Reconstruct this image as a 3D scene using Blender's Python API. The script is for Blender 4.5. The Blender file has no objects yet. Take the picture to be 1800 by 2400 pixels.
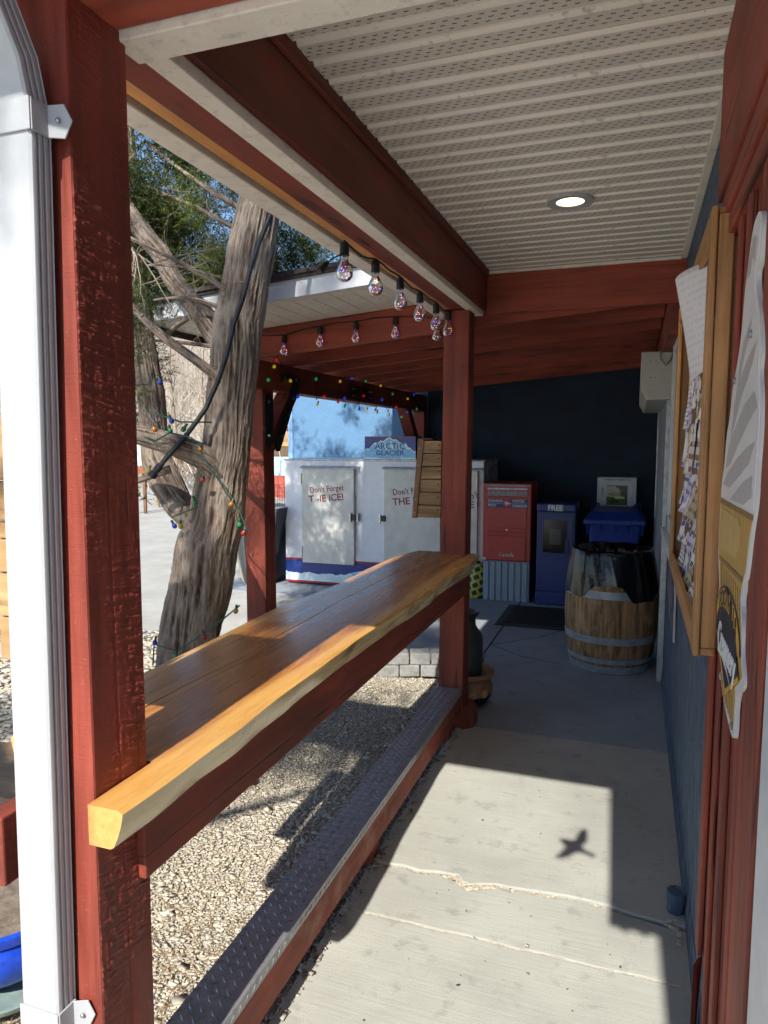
import bpy, bmesh, math, random
import numpy as np
from mathutils import Vector, Matrix, Euler

random.seed(7)
RNG = np.random.default_rng(11)
R = math.radians
sc = bpy.context.scene
COL = sc.collection

# ------------------------------------------------------------------ camera, sky, sun, exposure
cam_d = bpy.data.cameras.new("camera")
cam = bpy.data.objects.new("camera", cam_d)
COL.objects.link(cam)
cam.location = (0.0, 0.0, 1.7)
cam.rotation_euler = (R(90 - 5.663), 0.0, R(19.496))
cam_d.sensor_fit = 'VERTICAL'
cam_d.sensor_height = 36.0
cam_d.lens = 24.96
cam_d.clip_start = 0.05
cam_d.clip_end = 2000.0
sc.camera = cam

SUN = Vector((-0.030, 1.0, -0.88)).normalized()          # direction the light travels
SUN_EL = math.asin(-SUN.z)
world = bpy.data.worlds.new("World")
sc.world = world
world.use_nodes = True
wn = world.node_tree
bg = wn.nodes["Background"]
sky = wn.nodes.new("ShaderNodeTexSky")
sky.sky_type = 'NISHITA'
sky.sun_disc = False
sky.sun_elevation = SUN_EL
sky.sun_rotation = math.pi - 0.03
sky.altitude = 600.0
sky.air_density = 1.0
sky.dust_density = 0.15
sky.ozone_density = 2.0
wn.links.new(sky.outputs["Color"], bg.inputs["Color"])
bg.inputs["Strength"].default_value = 0.12

sun_d = bpy.data.lights.new("sun", 'SUN')
sun_d.energy = 4.8
sun_d.angle = R(0.53)
sun_d.color = (1.0, 0.955, 0.88)
sun = bpy.data.objects.new("sun", sun_d)
COL.objects.link(sun)
sun.location = (0.3, -10, 9)
sun.rotation_euler = SUN.to_track_quat('-Z', 'Y').to_euler()

sc.view_settings.view_transform = 'Standard'
sc.view_settings.look = 'None'
sc.view_settings.exposure = 0.66
sc.view_settings.gamma = 1.0
sc.view_settings.use_curve_mapping = False
sc.render.engine = 'CYCLES'
sc.cycles.use_denoising = True
sc.cycles.use_adaptive_sampling = True
sc.cycles.adaptive_threshold = 0.03
sc.cycles.max_bounces = 7
sc.cycles.diffuse_bounces = 4
sc.cycles.glossy_bounces = 3
sc.cycles.transparent_max_bounces = 16
sc.cycles.sample_clamp_indirect = 6.0


# ------------------------------------------------------------------ mesh helpers
class MB:
    def __init__(self):
        self.v, self.f = [], []

    def add(self, vs, fs):
        o = len(self.v)
        self.v.extend([tuple(p) for p in vs])
        self.f.extend([tuple(i + o for i in f) for f in fs])
        return self

    def box(self, x0, x1, y0, y1, z0, z1):
        return self.add([(x0, y0, z0), (x1, y0, z0), (x1, y1, z0), (x0, y1, z0),
                         (x0, y0, z1), (x1, y0, z1), (x1, y1, z1), (x0, y1, z1)],
                        [(0, 3, 2, 1), (4, 5, 6, 7), (0, 1, 5, 4), (1, 2, 6, 5), (2, 3, 7, 6), (3, 0, 4, 7)])

    def obox(self, c, ax, ay, az):
        c, ax, ay, az = Vector(c), Vector(ax), Vector(ay), Vector(az)
        vs = [c - ax - ay - az, c + ax - ay - az, c + ax + ay - az, c - ax + ay - az,
              c - ax - ay + az, c + ax - ay + az, c + ax + ay + az, c - ax + ay + az]
        return self.add(vs, [(0, 3, 2, 1), (4, 5, 6, 7), (0, 1, 5, 4), (1, 2, 6, 5), (2, 3, 7, 6), (3, 0, 4, 7)])

    def prism(self, pts, vec):
        n = len(pts)
        a = [Vector(p) for p in pts]
        vec = Vector(vec)
        nrm = Vector((0, 0, 0))
        for i in range(n):
            nrm += a[i].cross(a[(i + 1) % n])
        if nrm.dot(vec) > 0:
            a = a[::-1]
        b = [p + vec for p in a]
        fs = [tuple(range(n)), tuple(range(2 * n - 1, n - 1, -1))]
        for i in range(n):
            j = (i + 1) % n
            fs.append((i, i + n, j + n, j))
        return self.add(a + b, fs)

    def tube(self, path, rad, n=8, cap=True):
        P = [Vector(p) for p in path]
        m = len(P)
        if not hasattr(rad, '__len__'):
            rad = [rad] * m
        t0 = (P[1] - P[0]).normalized()
        up = Vector((0, 0, 1)) if abs(t0.z) < 0.9 else Vector((1, 0, 0))
        u = t0.cross(up).normalized()
        vs = []
        for i in range(m):
            t = (P[min(i + 1, m - 1)] - P[max(i - 1, 0)]).normalized()
            u = (u - t * u.dot(t)).normalized()
            w = t.cross(u)
            for k in range(n):
                a = 2 * math.pi * k / n
                vs.append(P[i] + (u * math.cos(a) + w * math.sin(a)) * rad[i])
        fs = []
        for i in range(m - 1):
            for k in range(n):
                k2 = (k + 1) % n
                fs.append((i * n + k, i * n + k2, (i + 1) * n + k2, (i + 1) * n + k))
        if cap:
            fs.append(tuple(range(n - 1, -1, -1)))
            fs.append(tuple((m - 1) * n + k for k in range(n)))
        return self.add(vs, fs)

    def lathe(self, cx, cy, prof, n=32, a0=0.0, a1=2 * math.pi):
        full = abs(a1 - a0 - 2 * math.pi) < 1e-6
        k = n if full else n + 1
        vs, fs = [], []
        for r, z in prof:
            for i in range(k):
                a = a0 + (a1 - a0) * i / n
                vs.append((cx + r * math.cos(a), cy + r * math.sin(a), z))
        for j in range(len(prof) - 1):
            for i in range(n):
                i2 = (i + 1) % k
                fs.append((j * k + i, j * k + i2, (j + 1) * k + i2, (j + 1) * k + i))
        return self.add(vs, fs)

    def ball(self, c, r, nu=12, nv=8):
        if not hasattr(r, '__len__'):
            r = (r, r, r)
        vs, fs = [], []
        for j in range(nv + 1):
            th = math.pi * j / nv
            for i in range(nu):
                ph = 2 * math.pi * i / nu
                vs.append((c[0] + r[0] * math.sin(th) * math.cos(ph), c[1] + r[1] * math.sin(th) * math.sin(ph),
                           c[2] + r[2] * math.cos(th)))
        for j in range(nv):
            for i in range(nu):
                i2 = (i + 1) % nu
                fs.append((j * nu + i, (j + 1) * nu + i, (j + 1) * nu + i2, j * nu + i2))
        return self.add(vs, fs)

    def build(self, name, mat, parent=None, smooth=None, bevel=0.0, seg=2):
        me = bpy.data.meshes.new(name)
        me.from_pydata(self.v, [], self.f)
        me.update()
        return link(name, me, mat, parent, smooth, bevel, seg)


def link(name, me, mat, parent=None, smooth=None, bevel=0.0, seg=2):
    ob = bpy.data.objects.new(name, me)
    COL.objects.link(ob)
    if mat is not None and not me.materials:
        for m in (mat if isinstance(mat, (list, tuple)) else [mat]):
            me.materials.append(m)
    if smooth:
        me.polygons.foreach_set("use_smooth", [True] * len(me.polygons))
        if smooth < 170:
            me.set_sharp_from_angle(angle=R(smooth))
    if bevel:
        b = ob.modifiers.new("bevel", 'BEVEL')
        b.width = bevel
        b.segments = seg
        b.limit_method = 'ANGLE'
        b.angle_limit = R(40)
        b.harden_normals = False
    if parent is not None:
        ob.parent = parent
        ob.matrix_parent_inverse = WORLD_OF[parent.name].inverted()
    WORLD_OF[ob.name] = Matrix.Identity(4)
    return ob


WORLD_OF = {}


def thing(name, label, cat, loc=(0, 0, 0), group=None, kind=None):
    o = bpy.data.objects.new(name, None)
    o.empty_display_size = 0.1
    o.location = loc
    COL.objects.link(o)
    WORLD_OF[o.name] = Matrix.Translation(loc)
    return tag(o, label, cat, group, kind)


def tag(o, label=None, cat=None, group=None, kind=None):
    if label: o["label"] = label
    if cat: o["category"] = cat
    if group: o["group"] = group
    if kind: o["kind"] = kind
    return o


def place(mesh_ob_or_me, name, loc, parent, rot=(0, 0, 0), scale=(1, 1, 1), mat=None):
    me = mesh_ob_or_me
    ob = bpy.data.objects.new(name, me)
    COL.objects.link(ob)
    ob.location, ob.rotation_euler, ob.scale = loc, rot, scale
    if parent is not None:
        ob.parent = parent
        ob.matrix_parent_inverse = WORLD_OF[parent.name].inverted()
    WORLD_OF[ob.name] = Matrix.LocRotScale(Vector(loc), Euler(rot), Vector(scale))
    return ob


def board(name, mat, parent, x0, x1, y0, y1, z0, z1, bevel=0.004):
    return MB().box(x0, x1, y0, y1, z0, z1).build(name, mat, parent, bevel=bevel)


def text_obj(name, s, size, origin, right, up, mat, parent, depth=0.0006, bold=0.0, align='CENTER', shear=0.0, spacing=1.0, xscale=1.0, arc=0.0):
    cu = bpy.data.curves.new("txt", 'FONT')
    cu.body = s
    cu.size = size
    cu.align_x = align
    cu.align_y = 'CENTER'
    cu.extrude = depth
    cu.offset = bold
    cu.shear = shear
    cu.space_character = spacing
    cu.resolution_u = 3
    ob = bpy.data.objects.new("txt", cu)
    COL.objects.link(ob)
    me = bpy.data.meshes.new_from_object(ob)
    bpy.data.objects.remove(ob)
    bpy.data.curves.remove(cu)
    o, r_, u_ = Vector(origin), Vector(right).normalized(), Vector(up).normalized()
    n_ = r_.cross(u_)
    for v in me.vertices:
        x, y, z = v.co
        x *= xscale
        if arc:
            y += arc * x * x
        v.co = o + r_ * x + u_ * y + n_ * z
    me.materials.clear()
    return link(name, me, mat, parent)


# ------------------------------------------------------------------ material helpers
def S(r, g, b):
    f = lambda c: (c / 255 / 12.92) if c / 255 <= 0.04045 else ((c / 255 + 0.055) / 1.055) ** 2.4
    return (f(r), f(g), f(b), 1.0)


def L(r, g, b):
    return (r, g, b, 1.0)


class NT:
    def __init__(self, name):
        self.m = bpy.data.materials.new(name)
        self.m.use_nodes = True
        self.t = self.m.node_tree
        self.b = self.t.nodes["Principled BSDF"]
        self.out = self.t.nodes["Material Output"]
        self.tc = None

    def n(self, typ, **kw):
        nd = self.t.nodes.new(typ)
        for k, v in kw.items():
            setattr(nd, k, v)
        return nd

    def l(self, a, b):
        self.t.links.new(a, b)

    def co(self, scale=(1, 1, 1), rot=(0, 0, 0), loc=(0, 0, 0)):
        if self.tc is None:
            self.tc = self.n("ShaderNodeTexCoord")
        mp = self.n("ShaderNodeMapping")
        mp.inputs["Scale"].default_value = scale
        mp.inputs["Rotation"].default_value = rot
        mp.inputs["Location"].default_value = loc
        self.l(self.tc.outputs["Object"], mp.inputs["Vector"])
        return mp.outputs["Vector"]

    def noise(self, vec, scale=1.0, detail=4.0, rough=0.55, dist=0.0):
        nd = self.n("ShaderNodeTexNoise")
        nd.inputs["Scale"].default_value = scale
        nd.inputs["Detail"].default_value = min(detail, 3.6)
        nd.inputs["Roughness"].default_value = rough
        nd.inputs["Distortion"].default_value = dist
        self.l(vec, nd.inputs["Vector"])
        return nd.outputs["Fac"]

    def vor(self, vec, scale=1.0, feature='F1', out="Distance", rnd=1.0):
        nd = self.n("ShaderNodeTexVoronoi", feature=feature)
        nd.inputs["Scale"].default_value = scale
        nd.inputs["Randomness"].default_value = rnd
        self.l(vec, nd.inputs["Vector"])
        return nd.outputs[out]

    def ramp(self, fac, stops, interp='LINEAR'):
        nd = self.n("ShaderNodeValToRGB")
        cr = nd.color_ramp
        cr.interpolation = interp
        while len(cr.elements) > len(stops):
            cr.elements.remove(cr.elements[-1])
        while len(cr.elements) < len(stops):
            cr.elements.new(0.5)
        for e, (p, c) in zip(cr.elements, stops):
            e.position = p
            e.color = c if hasattr(c, '__len__') else (c, c, c, 1)
        self.l(fac, nd.inputs["Fac"])
        return nd.outputs["Color"]

    def math(self, op, a, b=None, c=None):
        nd = self.n("ShaderNodeMath", operation=op)
        for i, x in enumerate((a, b, c)):
            if x is None: continue
            if isinstance(x, (int, float)):
                nd.inputs[i].default_value = x
            else:
                self.l(x, nd.inputs[i])
        return nd.outputs[0]

    def mix(self, fac, a, b, blend='MIX'):
        nd = self.n("ShaderNodeMix", data_type='RGBA', blend_type=blend)
        for sock, x in ((nd.inputs[0], fac), (nd.inputs[6], a), (nd.inputs[7], b)):
            if isinstance(x, (int, float)):
                sock.default_value = x
            elif hasattr(x, '__len__'):
                sock.default_value = x
            else:
                self.l(x, sock)
        return nd.outputs[2]

    def bump(self, h, strength=0.3, dist=0.01, chain=None):
        nd = self.n("ShaderNodeBump")
        nd.inputs["Strength"].default_value = strength
        nd.inputs["Distance"].default_value = dist
        self.l(h, nd.inputs["Height"])
        if chain is not None:
            self.l(chain, nd.inputs["Normal"])
        return nd.outputs["Normal"]

    def done(self, color=None, rough=None, normal=None, **kw):
        for k, v in (("Base Color", color), ("Roughness", rough), ("Normal", normal)):
            if v is None: continue
            if isinstance(v, (int, float)) or (hasattr(v, '__len__')):
                self.b.inputs[k].default_value = v
            else:
                self.l(v, self.b.inputs[k])
        for k, v in kw.items():
            self.b.inputs[k.replace('_', ' ')].default_value = v
        return self.m


def plain(name, c, rough=0.5, var=0.12, scale=6.0, bump=0.0, bscale=150.0, dirt=0.0, **kw):
    t = NT(name)
    f = t.noise(t.co((1, 1, 1)), scale, 5)
    lo = tuple(x * (1 - var) for x in c[:3]) + (1,)
    hi = tuple(min(1, x * (1 + var)) for x in c[:3]) + (1,)
    col = t.ramp(f, [(0.3, lo), (0.7, hi)])
    if dirt:
        d = t.noise(t.co((1, 1, 1), loc=(3, 1, 7)), scale * 3.5, 8, 0.7)
        m = t.ramp(d, [(0.52, 0), (0.72, dirt)])
        col = t.mix(m, col, tuple(x * 0.28 for x in c[:3]) + (1,))
    rf = t.ramp(t.noise(t.co((1, 1, 1), loc=(9, 2, 1)), scale * 2, 4), [(0.3, max(0.02, rough - 0.08)), (0.7, min(1, rough + 0.08))])
    nrm = None
    if bump:
        nrm = t.bump(t.noise(t.co((1, 1, 1)), bscale, 4), bump, 0.004)
    return t.done(col, rf, nrm, **kw)


AX = {'x': (0.07, 1, 1), 'y': (1, 0.07, 1), 'z': (1, 1, 0.07)}


def wood(name, dark, light, axis, rough=0.6, grain=14.0, saw=0.0, crack=0.6, speck=0.0, sawaxis=None, coat=0.0, patch=None, bumpk=1.0):
    t = NT(name)
    sc_ = AX[axis]
    v = t.co(sc_)
    g1 = t.noise(v, grain, 5, 0.6, 0.6)
    g2 = t.noise(v, grain * 5, 4, 0.6, 0.2)
    big = t.noise(t.co((1, 1, 1), loc=(4, 4, 1)), 2.2, 3)
    gm = t.math('ADD', t.math('MULTIPLY', g1, 0.6), t.math('MULTIPLY', g2, 0.4))
    col = t.ramp(gm, [(0.36, dark), (0.62, light)])
    shade = t.ramp(big, [(0.3, 0.72), (0.7, 1.18)])
    col = t.mix(1.0, col, shade, 'MULTIPLY')
    if patch is not None:
        pf = t.ramp(t.noise(t.co((1, 1, 1), loc=(1, 8, 3)), 5.0, 6, 0.65), [(0.55, 0), (0.7, 0.6)])
        col = t.mix(pf, col, patch)
    h = t.math('ADD', t.math('MULTIPLY', g2, 0.5), t.math('MULTIPLY', g1, 0.5))
    if crack:
        tight = tuple(0.02 if a < 0.5 else 1 for a in sc_)
        ck = t.noise(t.co(tight, loc=(7, 3, 2)), 9.0, 2, 0.4, 0.3)
        line = t.ramp(ck, [(0.485, 0), (0.5, 1), (0.515, 0)])
        gate = t.ramp(t.noise(t.co((1, 1, 1), loc=(5, 0, 9)), 2.6, 2), [(0.52, 0), (0.6, crack)])
        ln = t.math('MULTIPLY', line, gate)
        col = t.mix(ln, col, tuple(x * 0.12 for x in dark[:3]) + (1,))
        h = t.math('SUBTRACT', h, t.math('MULTIPLY', ln, 1.5))
    if speck:
        sp = t.ramp(t.noise(t.co((1, 1, 1), loc=(2, 6, 4)), 170.0, 3, 0.6), [(0.68, 0), (0.74, speck)])
        col = t.mix(sp, col, L(0.5, 0.38, 0.32))
    nrm = t.bump(h, 0.30 * bumpk, 0.004)
    if saw:
        s3 = {'z': (3, 3, 150), 'y': (3, 150, 3), 'x': (150, 3, 3)}[sawaxis or axis]
        sw = t.noise(t.co(s3), 1.0, 6, 0.75, 0.25)
        fine = t.noise(t.co((1, 1, 1)), 120.0, 5, 0.7)
        sh = t.math('ADD', t.math('MULTIPLY', sw, 0.7), t.math('MULTIPLY', fine, 0.5))
        nrm = t.bump(sh, min(1.0, saw), 0.006, nrm)
    rf = t.ramp(g2, [(0.3, max(0.05, rough - 0.12)), (0.7, min(1, rough + 0.15))])
    return t.done(col, rf, nrm, Coat_Weight=coat, Coat_Roughness=0.18)

# ------------------------------------------------------------------ materials
RED_D, RED_L = L(0.135, 0.024, 0.012), L(0.31, 0.060, 0.032)
M = {}
M['red_z'] = wood('red_stain_upright', RED_D, RED_L, 'z', 0.68, 10, saw=0.18, crack=0.9, speck=0.25)
M['red_saw'] = wood('red_stain_rough_sawn', L(0.175, 0.029, 0.017), L(0.32, 0.060, 0.037), 'z', 0.62, 12, saw=0.2, crack=0.9, speck=0.5)
M['red_y'] = wood('red_stain_lengthwise', RED_D, RED_L, 'y', 0.66, 10, saw=0.15, crack=0.9, speck=0.3, sawaxis='y')
M['red_x'] = wood('red_stain_crosswise', L(0.18, 0.033, 0.016), L(0.39, 0.076, 0.038), 'x', 0.66, 10, saw=0.18, crack=0.7, speck=0.3)
M['brown_y'] = wood('old_brown_red_beam', L(0.10, 0.019, 0.011), L(0.22, 0.044, 0.024), 'y', 0.65, 8, saw=0.2, crack=0.6, speck=0.25)
M['orange_y'] = wood('bare_cedar_strip', L(0.50, 0.20, 0.05), L(0.80, 0.37, 0.10), 'y', 0.5, 12, saw=0.3, crack=0.0, sawaxis='y')
M['white_trim'] = plain('old_white_trim_paint', L(0.80, 0.75, 0.66), 0.6, 0.06, 9, 0.25, 90, dirt=0.35)
M['white_metal'] = plain('white_enamel_aluminium', L(0.44, 0.45, 0.46), 0.36, 0.03, 8, 0.03, 40, dirt=0.08)
M['white_fascia'] = plain('white_fascia', L(0.60, 0.61, 0.625), 0.45, 0.04, 8, 0.05, 60, dirt=0.15)
M['black'] = plain('black_plastic', L(0.012, 0.012, 0.014), 0.42, 0.2, 40)
M['dark'] = plain('dark_void', L(0.01, 0.009, 0.009), 0.9)
M['black_metal'] = plain('black_powder_coat', L(0.012, 0.012, 0.013), 0.38, 0.2, 30, 0.1, 200)
M['galv'] = plain('galvanised_steel', L(0.42, 0.44, 0.46), 0.45, 0.25, 18, 0.05, 80, Metallic=0.7)
M['bolt'] = plain('bolt_head', L(0.35, 0.36, 0.37), 0.4, 0.2, 30, Metallic=0.8)
M['roof'] = plain('dark_shingle', L(0.055, 0.045, 0.042), 0.9, 0.4, 60, 0.5, 90)


def mk_soffit():
    t = NT('perforated_vinyl_soffit')
    tc = t.n("ShaderNodeTexCoord")
    t.tc = tc
    sp = t.n("ShaderNodeSeparateXYZ")
    t.l(tc.outputs["Object"], sp.inputs[0])
    x, y = sp.outputs[0], sp.outputs[1]
    q = 0.0172
    v = t.math('DIVIDE', y, q)
    row = t.math('FLOOR', v)
    u = t.math('ADD', t.math('DIVIDE', x, 0.030), t.math('MULTIPLY', row, 0.36))
    fx, fy = t.math('FRACT', u), t.math('FRACT', v)
    m = t.math('MULTIPLY', t.math('LESS_THAN', fx, 0.42), t.math('LESS_THAN', t.math('ABSOLUTE', t.math('SUBTRACT', fy, 0.5)), 0.11))
    # slots only on the flat between the ribs
    py = t.math('FRACT', t.math('DIVIDE', y, 0.1016))
    band = t.math('MULTIPLY', t.math('GREATER_THAN', py, 0.30), t.math('LESS_THAN', py, 0.93))
    m = t.math('MULTIPLY', m, band)
    f = t.noise(t.co((1, 1, 1)), 3.0, 5)
    col = t.ramp(f, [(0.3, L(0.82, 0.78, 0.70)), (0.7, L(0.90, 0.86, 0.78))])
    d = t.noise(t.co((1, 1, 1), loc=(3, 3, 3)), 16.0, 8, 0.75)
    col = t.mix(t.ramp(d, [(0.60, 0), (0.76, 0.7)]), col, L(0.16, 0.12, 0.085))
    d2 = t.noise(t.co((1, 1, 1), loc=(8, 1, 3)), 55.0, 6, 0.7)
    col = t.mix(t.ramp(d2, [(0.66, 0), (0.72, 0.75)]), col, L(0.10, 0.075, 0.055))
    col = t.mix(1.0, col, t.ramp(band, [(0.0, 1.0), (1.0, 0.80)]), 'MULTIPLY')
    col = t.mix(m, col, L(0.012, 0.010, 0.009))
    return t.done(col, 0.5)


M['soffit'] = mk_soffit()


def mk_stucco(name, c, bump=0.9, speck=0.5, scale=70.0, worn=None, var=1.0):
    t = NT(name)
    f = t.noise(t.co((1, 1, 1)), 3.0, 6, 0.6)
    lo = tuple(x * (1 - 0.18 * var) for x in c[:3]) + (1,)
    hi = tuple(x * (1 + 0.15 * var) for x in c[:3]) + (1,)
    col = t.ramp(f, [(0.3, lo), (0.7, hi)])
    if worn is not None:
        w = t.ramp(t.noise(t.co((1, 1, 0.25), loc=(5, 5, 5)), 22.0, 8, 0.7), [(0.44, 0), (0.62, 0.85)])
        col = t.mix(w, col, worn)
    if speck:
        sp = t.ramp(t.vor(t.co((1, 1, 1)), 28.0), [(0.0, speck), (0.045, speck), (0.06, 0)])
        gate = t.ramp(t.noise(t.co((1, 1, 1), loc=(1, 2, 3)), 9.0, 2), [(0.55, 0), (0.6, 1)])
        col = t.mix(t.math('MULTIPLY', sp, gate), col, L(0.6, 0.6, 0.62))
    h = t.math('ADD', t.noise(t.co((1, 1, 1)), scale, 6, 0.65), t.math('MULTIPLY', t.noise(t.co((1, 1, 1), loc=(2, 2, 2)), scale * 0.25, 4), 1.2))
    return t.done(col, 0.85, t.bump(h, bump, 0.014))


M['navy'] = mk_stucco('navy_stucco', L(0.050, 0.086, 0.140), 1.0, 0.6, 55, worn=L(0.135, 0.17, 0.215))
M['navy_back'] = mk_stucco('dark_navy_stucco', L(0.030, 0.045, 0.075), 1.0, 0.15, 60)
M['blue'] = mk_stucco('sky_blue_stucco', L(0.115, 0.235, 0.39), 0.5, 0.0, 26, var=0.35)


def mk_concrete(name, c, stain=0.5, rough=0.9):
    t = NT(name)
    f = t.noise(t.co((1, 1, 1)), 1.7, 6, 0.6, 0.3)
    lo = tuple(x * 0.84 for x in c[:3]) + (1,)
    hi = tuple(x * 1.10 for x in c[:3]) + (1,)
    col = t.ramp(f, [(0.3, lo), (0.7, hi)])
    fine = t.noise(t.co((1, 1, 1), loc=(4, 4, 4)), 260.0, 4, 0.7)
    col = t.mix(1.0, col, t.ramp(fine, [(0.3, 0.82), (0.7, 1.12)]), 'MULTIPLY')
    broom = t.noise(t.co((5, 90, 1)), 1.0, 4, 0.6)
    col = t.mix(1.0, col, t.ramp(broom, [(0.3, 0.93), (0.7, 1.05)]), 'MULTIPLY')
    st = t.ramp(t.noise(t.co((1, 1, 1), loc=(7, 2, 0)), 9.0, 7, 0.7), [(0.56, 0), (0.74, stain)])
    col = t.mix(st, col, tuple(x * 0.55 for x in c[:3]) + (1,))
    sp = t.ramp(t.vor(t.co((1, 1, 1), loc=(1, 3, 0)), 34.0), [(0.0, 0.8), (0.05, 0.8), (0.08, 0)])
    gate = t.ramp(t.noise(t.co((1, 1, 1), loc=(6, 1, 3)), 5.0, 3), [(0.56, 0), (0.62, 1)])
    col = t.mix(t.math('MULTIPLY', sp, gate), col, tuple(x * 0.4 for x in c[:3]) + (1,))
    h = t.math('ADD', fine, t.math('MULTIPLY', broom, 1.2))
    return t.done(col, rough, t.bump(h, 0.35, 0.003))


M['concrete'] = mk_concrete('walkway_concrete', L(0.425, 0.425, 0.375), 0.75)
M['concrete_shade'] = mk_concrete('shade_tinted_concrete', L(0.285, 0.315, 0.345), 0.7)  # roof shade and blue sky tint are put into this darker colour
M['street'] = mk_concrete('pale_paving', L(0.44, 0.425, 0.38), 0.4)
M['crumb'] = plain('broken_concrete', L(0.52, 0.47, 0.39), 0.95, 0.25, 60, 0.8, 60)
M['dirt'] = plain('dark_dirt', L(0.20, 0.16, 0.115), 1.0, 0.35, 25, 1.0, 50, dirt=0.5)
M['ground'] = plain('dry_ground', L(0.36, 0.31, 0.23), 1.0, 0.25, 2.0, 0.8, 30, dirt=0.4)


def mk_attr(name, rough=0.9, bump=0.3, bscale=120.0, transl=0.0, mult=None):
    t = NT(name)
    a = t.n("ShaderNodeAttribute", attribute_name="col")
    col = a.outputs["Color"]
    f = t.noise(t.co((1, 1, 1)), bscale, 3)
    col = t.mix(1.0, col, t.ramp(f, [(0.3, 0.85), (0.7, 1.12)]), 'MULTIPLY')
    m = t.done(col, rough, t.bump(f, bump, 0.003) if bump else None)
    if transl:
        tr = t.n("ShaderNodeBsdfTranslucent")
        t.l(col, tr.inputs["Color"])
        mx = t.n("ShaderNodeMixShader")
        mx.inputs[0].default_value = transl
        t.l(t.b.outputs[0], mx.inputs[1])
        t.l(tr.outputs[0], mx.inputs[2])
        t.l(mx.outputs[0], t.out.inputs["Surface"])
    return m


M['pebble'] = mk_attr('gravel_chips', 0.9, 0.4, 200)
M['needle'] = mk_attr('juniper_scale_leaves', 0.6, 0.0, 60, transl=0.35)
M['brush'] = mk_attr('dry_brush_twigs', 0.95, 0.0, 60)


def mk_bark():
    t = NT('shaggy_juniper_bark')
    a = t.n("ShaderNodeAttribute", attribute_name="h")
    h = a.outputs["Fac"]
    f1 = t.noise(t.co((1, 1, 0.22)), 60.0, 5, 0.7, 0.4)
    f2 = t.noise(t.co((1, 1, 1), loc=(2, 3, 1)), 5.0, 5, 0.6)
    k = t.math('ADD', t.math('MULTIPLY', h, 0.75), t.math('MULTIPLY', f1, 0.45))
    col = t.ramp(k, [(0.34, L(0.028, 0.016, 0.011)), (0.45, L(0.105, 0.066, 0.045)), (0.60, L(0.19, 0.137, 0.100)), (0.82, L(0.32, 0.26, 0.205))])
    warm = t.ramp(f2, [(0.5, 0), (0.72, 0.45)])
    col = t.mix(warm, col, L(0.20, 0.105, 0.06))
    fl = t.ramp(t.noise(t.co((1, 1, 0.3), loc=(6, 2, 8)), 26.0, 4, 0.6), [(0.58, 0), (0.64, 0.5)])
    col = t.mix(fl, col, L(0.31, 0.25, 0.195))
    n1 = t.bump(f1, 1.0, 0.014)
    return t.done(col, 0.95, t.bump(t.noise(t.co((1, 1, 0.6), loc=(3, 9, 2)), 130.0, 3, 0.7), 0.7, 0.006, n1))


M['bark'] = mk_bark()
M['twig'] = plain('pale_dead_twigs', L(0.34, 0.27, 0.20), 0.9, 0.3, 20)


def mk_counter():
    t = NT('varnished_live_edge_cedar')
    t.tc = t.n("ShaderNodeTexCoord")
    sp = t.n("ShaderNodeSeparateXYZ")
    t.l(t.tc.outputs["Object"], sp.inputs[0])
    v = t.co((1, 0.06, 1))
    g1 = t.noise(v, 22.0, 6, 0.65, 0.8)
    g2 = t.noise(v, 120.0, 4, 0.6, 0.2)
    gm = t.math('ADD', t.math('MULTIPLY', g1, 0.55), t.math('MULTIPLY', g2, 0.45))
    heart = t.ramp(gm, [(0.34, L(0.26, 0.088, 0.020)), (0.52, L(0.46, 0.185, 0.048)), (0.68, L(0.60, 0.27, 0.078))])
    sap = t.ramp(gm, [(0.34, L(0.54, 0.26, 0.06)), (0.66, L(0.74, 0.42, 0.125))])
    wob = t.math('MULTIPLY', t.math('SUBTRACT', t.noise(t.co((1, 1, 1)), 2.5, 3), 0.5), 0.06)
    xx = t.math('ADD', sp.outputs[0], wob)
    right = t.math('GREATER_THAN', xx, -0.915)
    edge = t.ramp(t.math('MULTIPLY', t.math('ADD', xx, 0.93), 20.0), [(0.0, 0), (0.6, 1)])
    edgel = t.ramp(t.math('MULTIPLY', t.math('SUBTRACT', -1.262, xx), 20.0), [(0.0, 0), (0.7, 1)])
    both = t.math('MAXIMUM', edge, edgel)
    col = t.mix(both, heart, sap)
    # shaved side of the slab: pale sapwood with strips of inner bark left on
    geo = t.n("ShaderNodeNewGeometry")
    sn = t.n("ShaderNodeSeparateXYZ")
    t.l(geo.outputs["True Normal"], sn.inputs[0])
    side = t.ramp(t.math('ABSOLUTE', sn.outputs[0]), [(0.55, 0), (0.75, 1)])
    pale = t.ramp(g1, [(0.35, L(0.68, 0.50, 0.22)), (0.65, L(0.82, 0.66, 0.36))])
    bk = t.ramp(t.noise(t.co((1, 0.35, 1), loc=(3, 5, 2)), 9.0, 5, 0.6, 0.5), [(0.52, 0), (0.64, 0.75)])
    pale = t.mix(bk, pale, L(0.20, 0.105, 0.03))
    col = t.mix(side, col, pale)
    rf = t.ramp(g1, [(0.3, 0.20), (0.7, 0.36)])
    return t.done(col, rf, t.bump(gm, 0.25, 0.004), Coat_Weight=0.5, Coat_Roughness=0.15)


M['counter'] = mk_counter()


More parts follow.
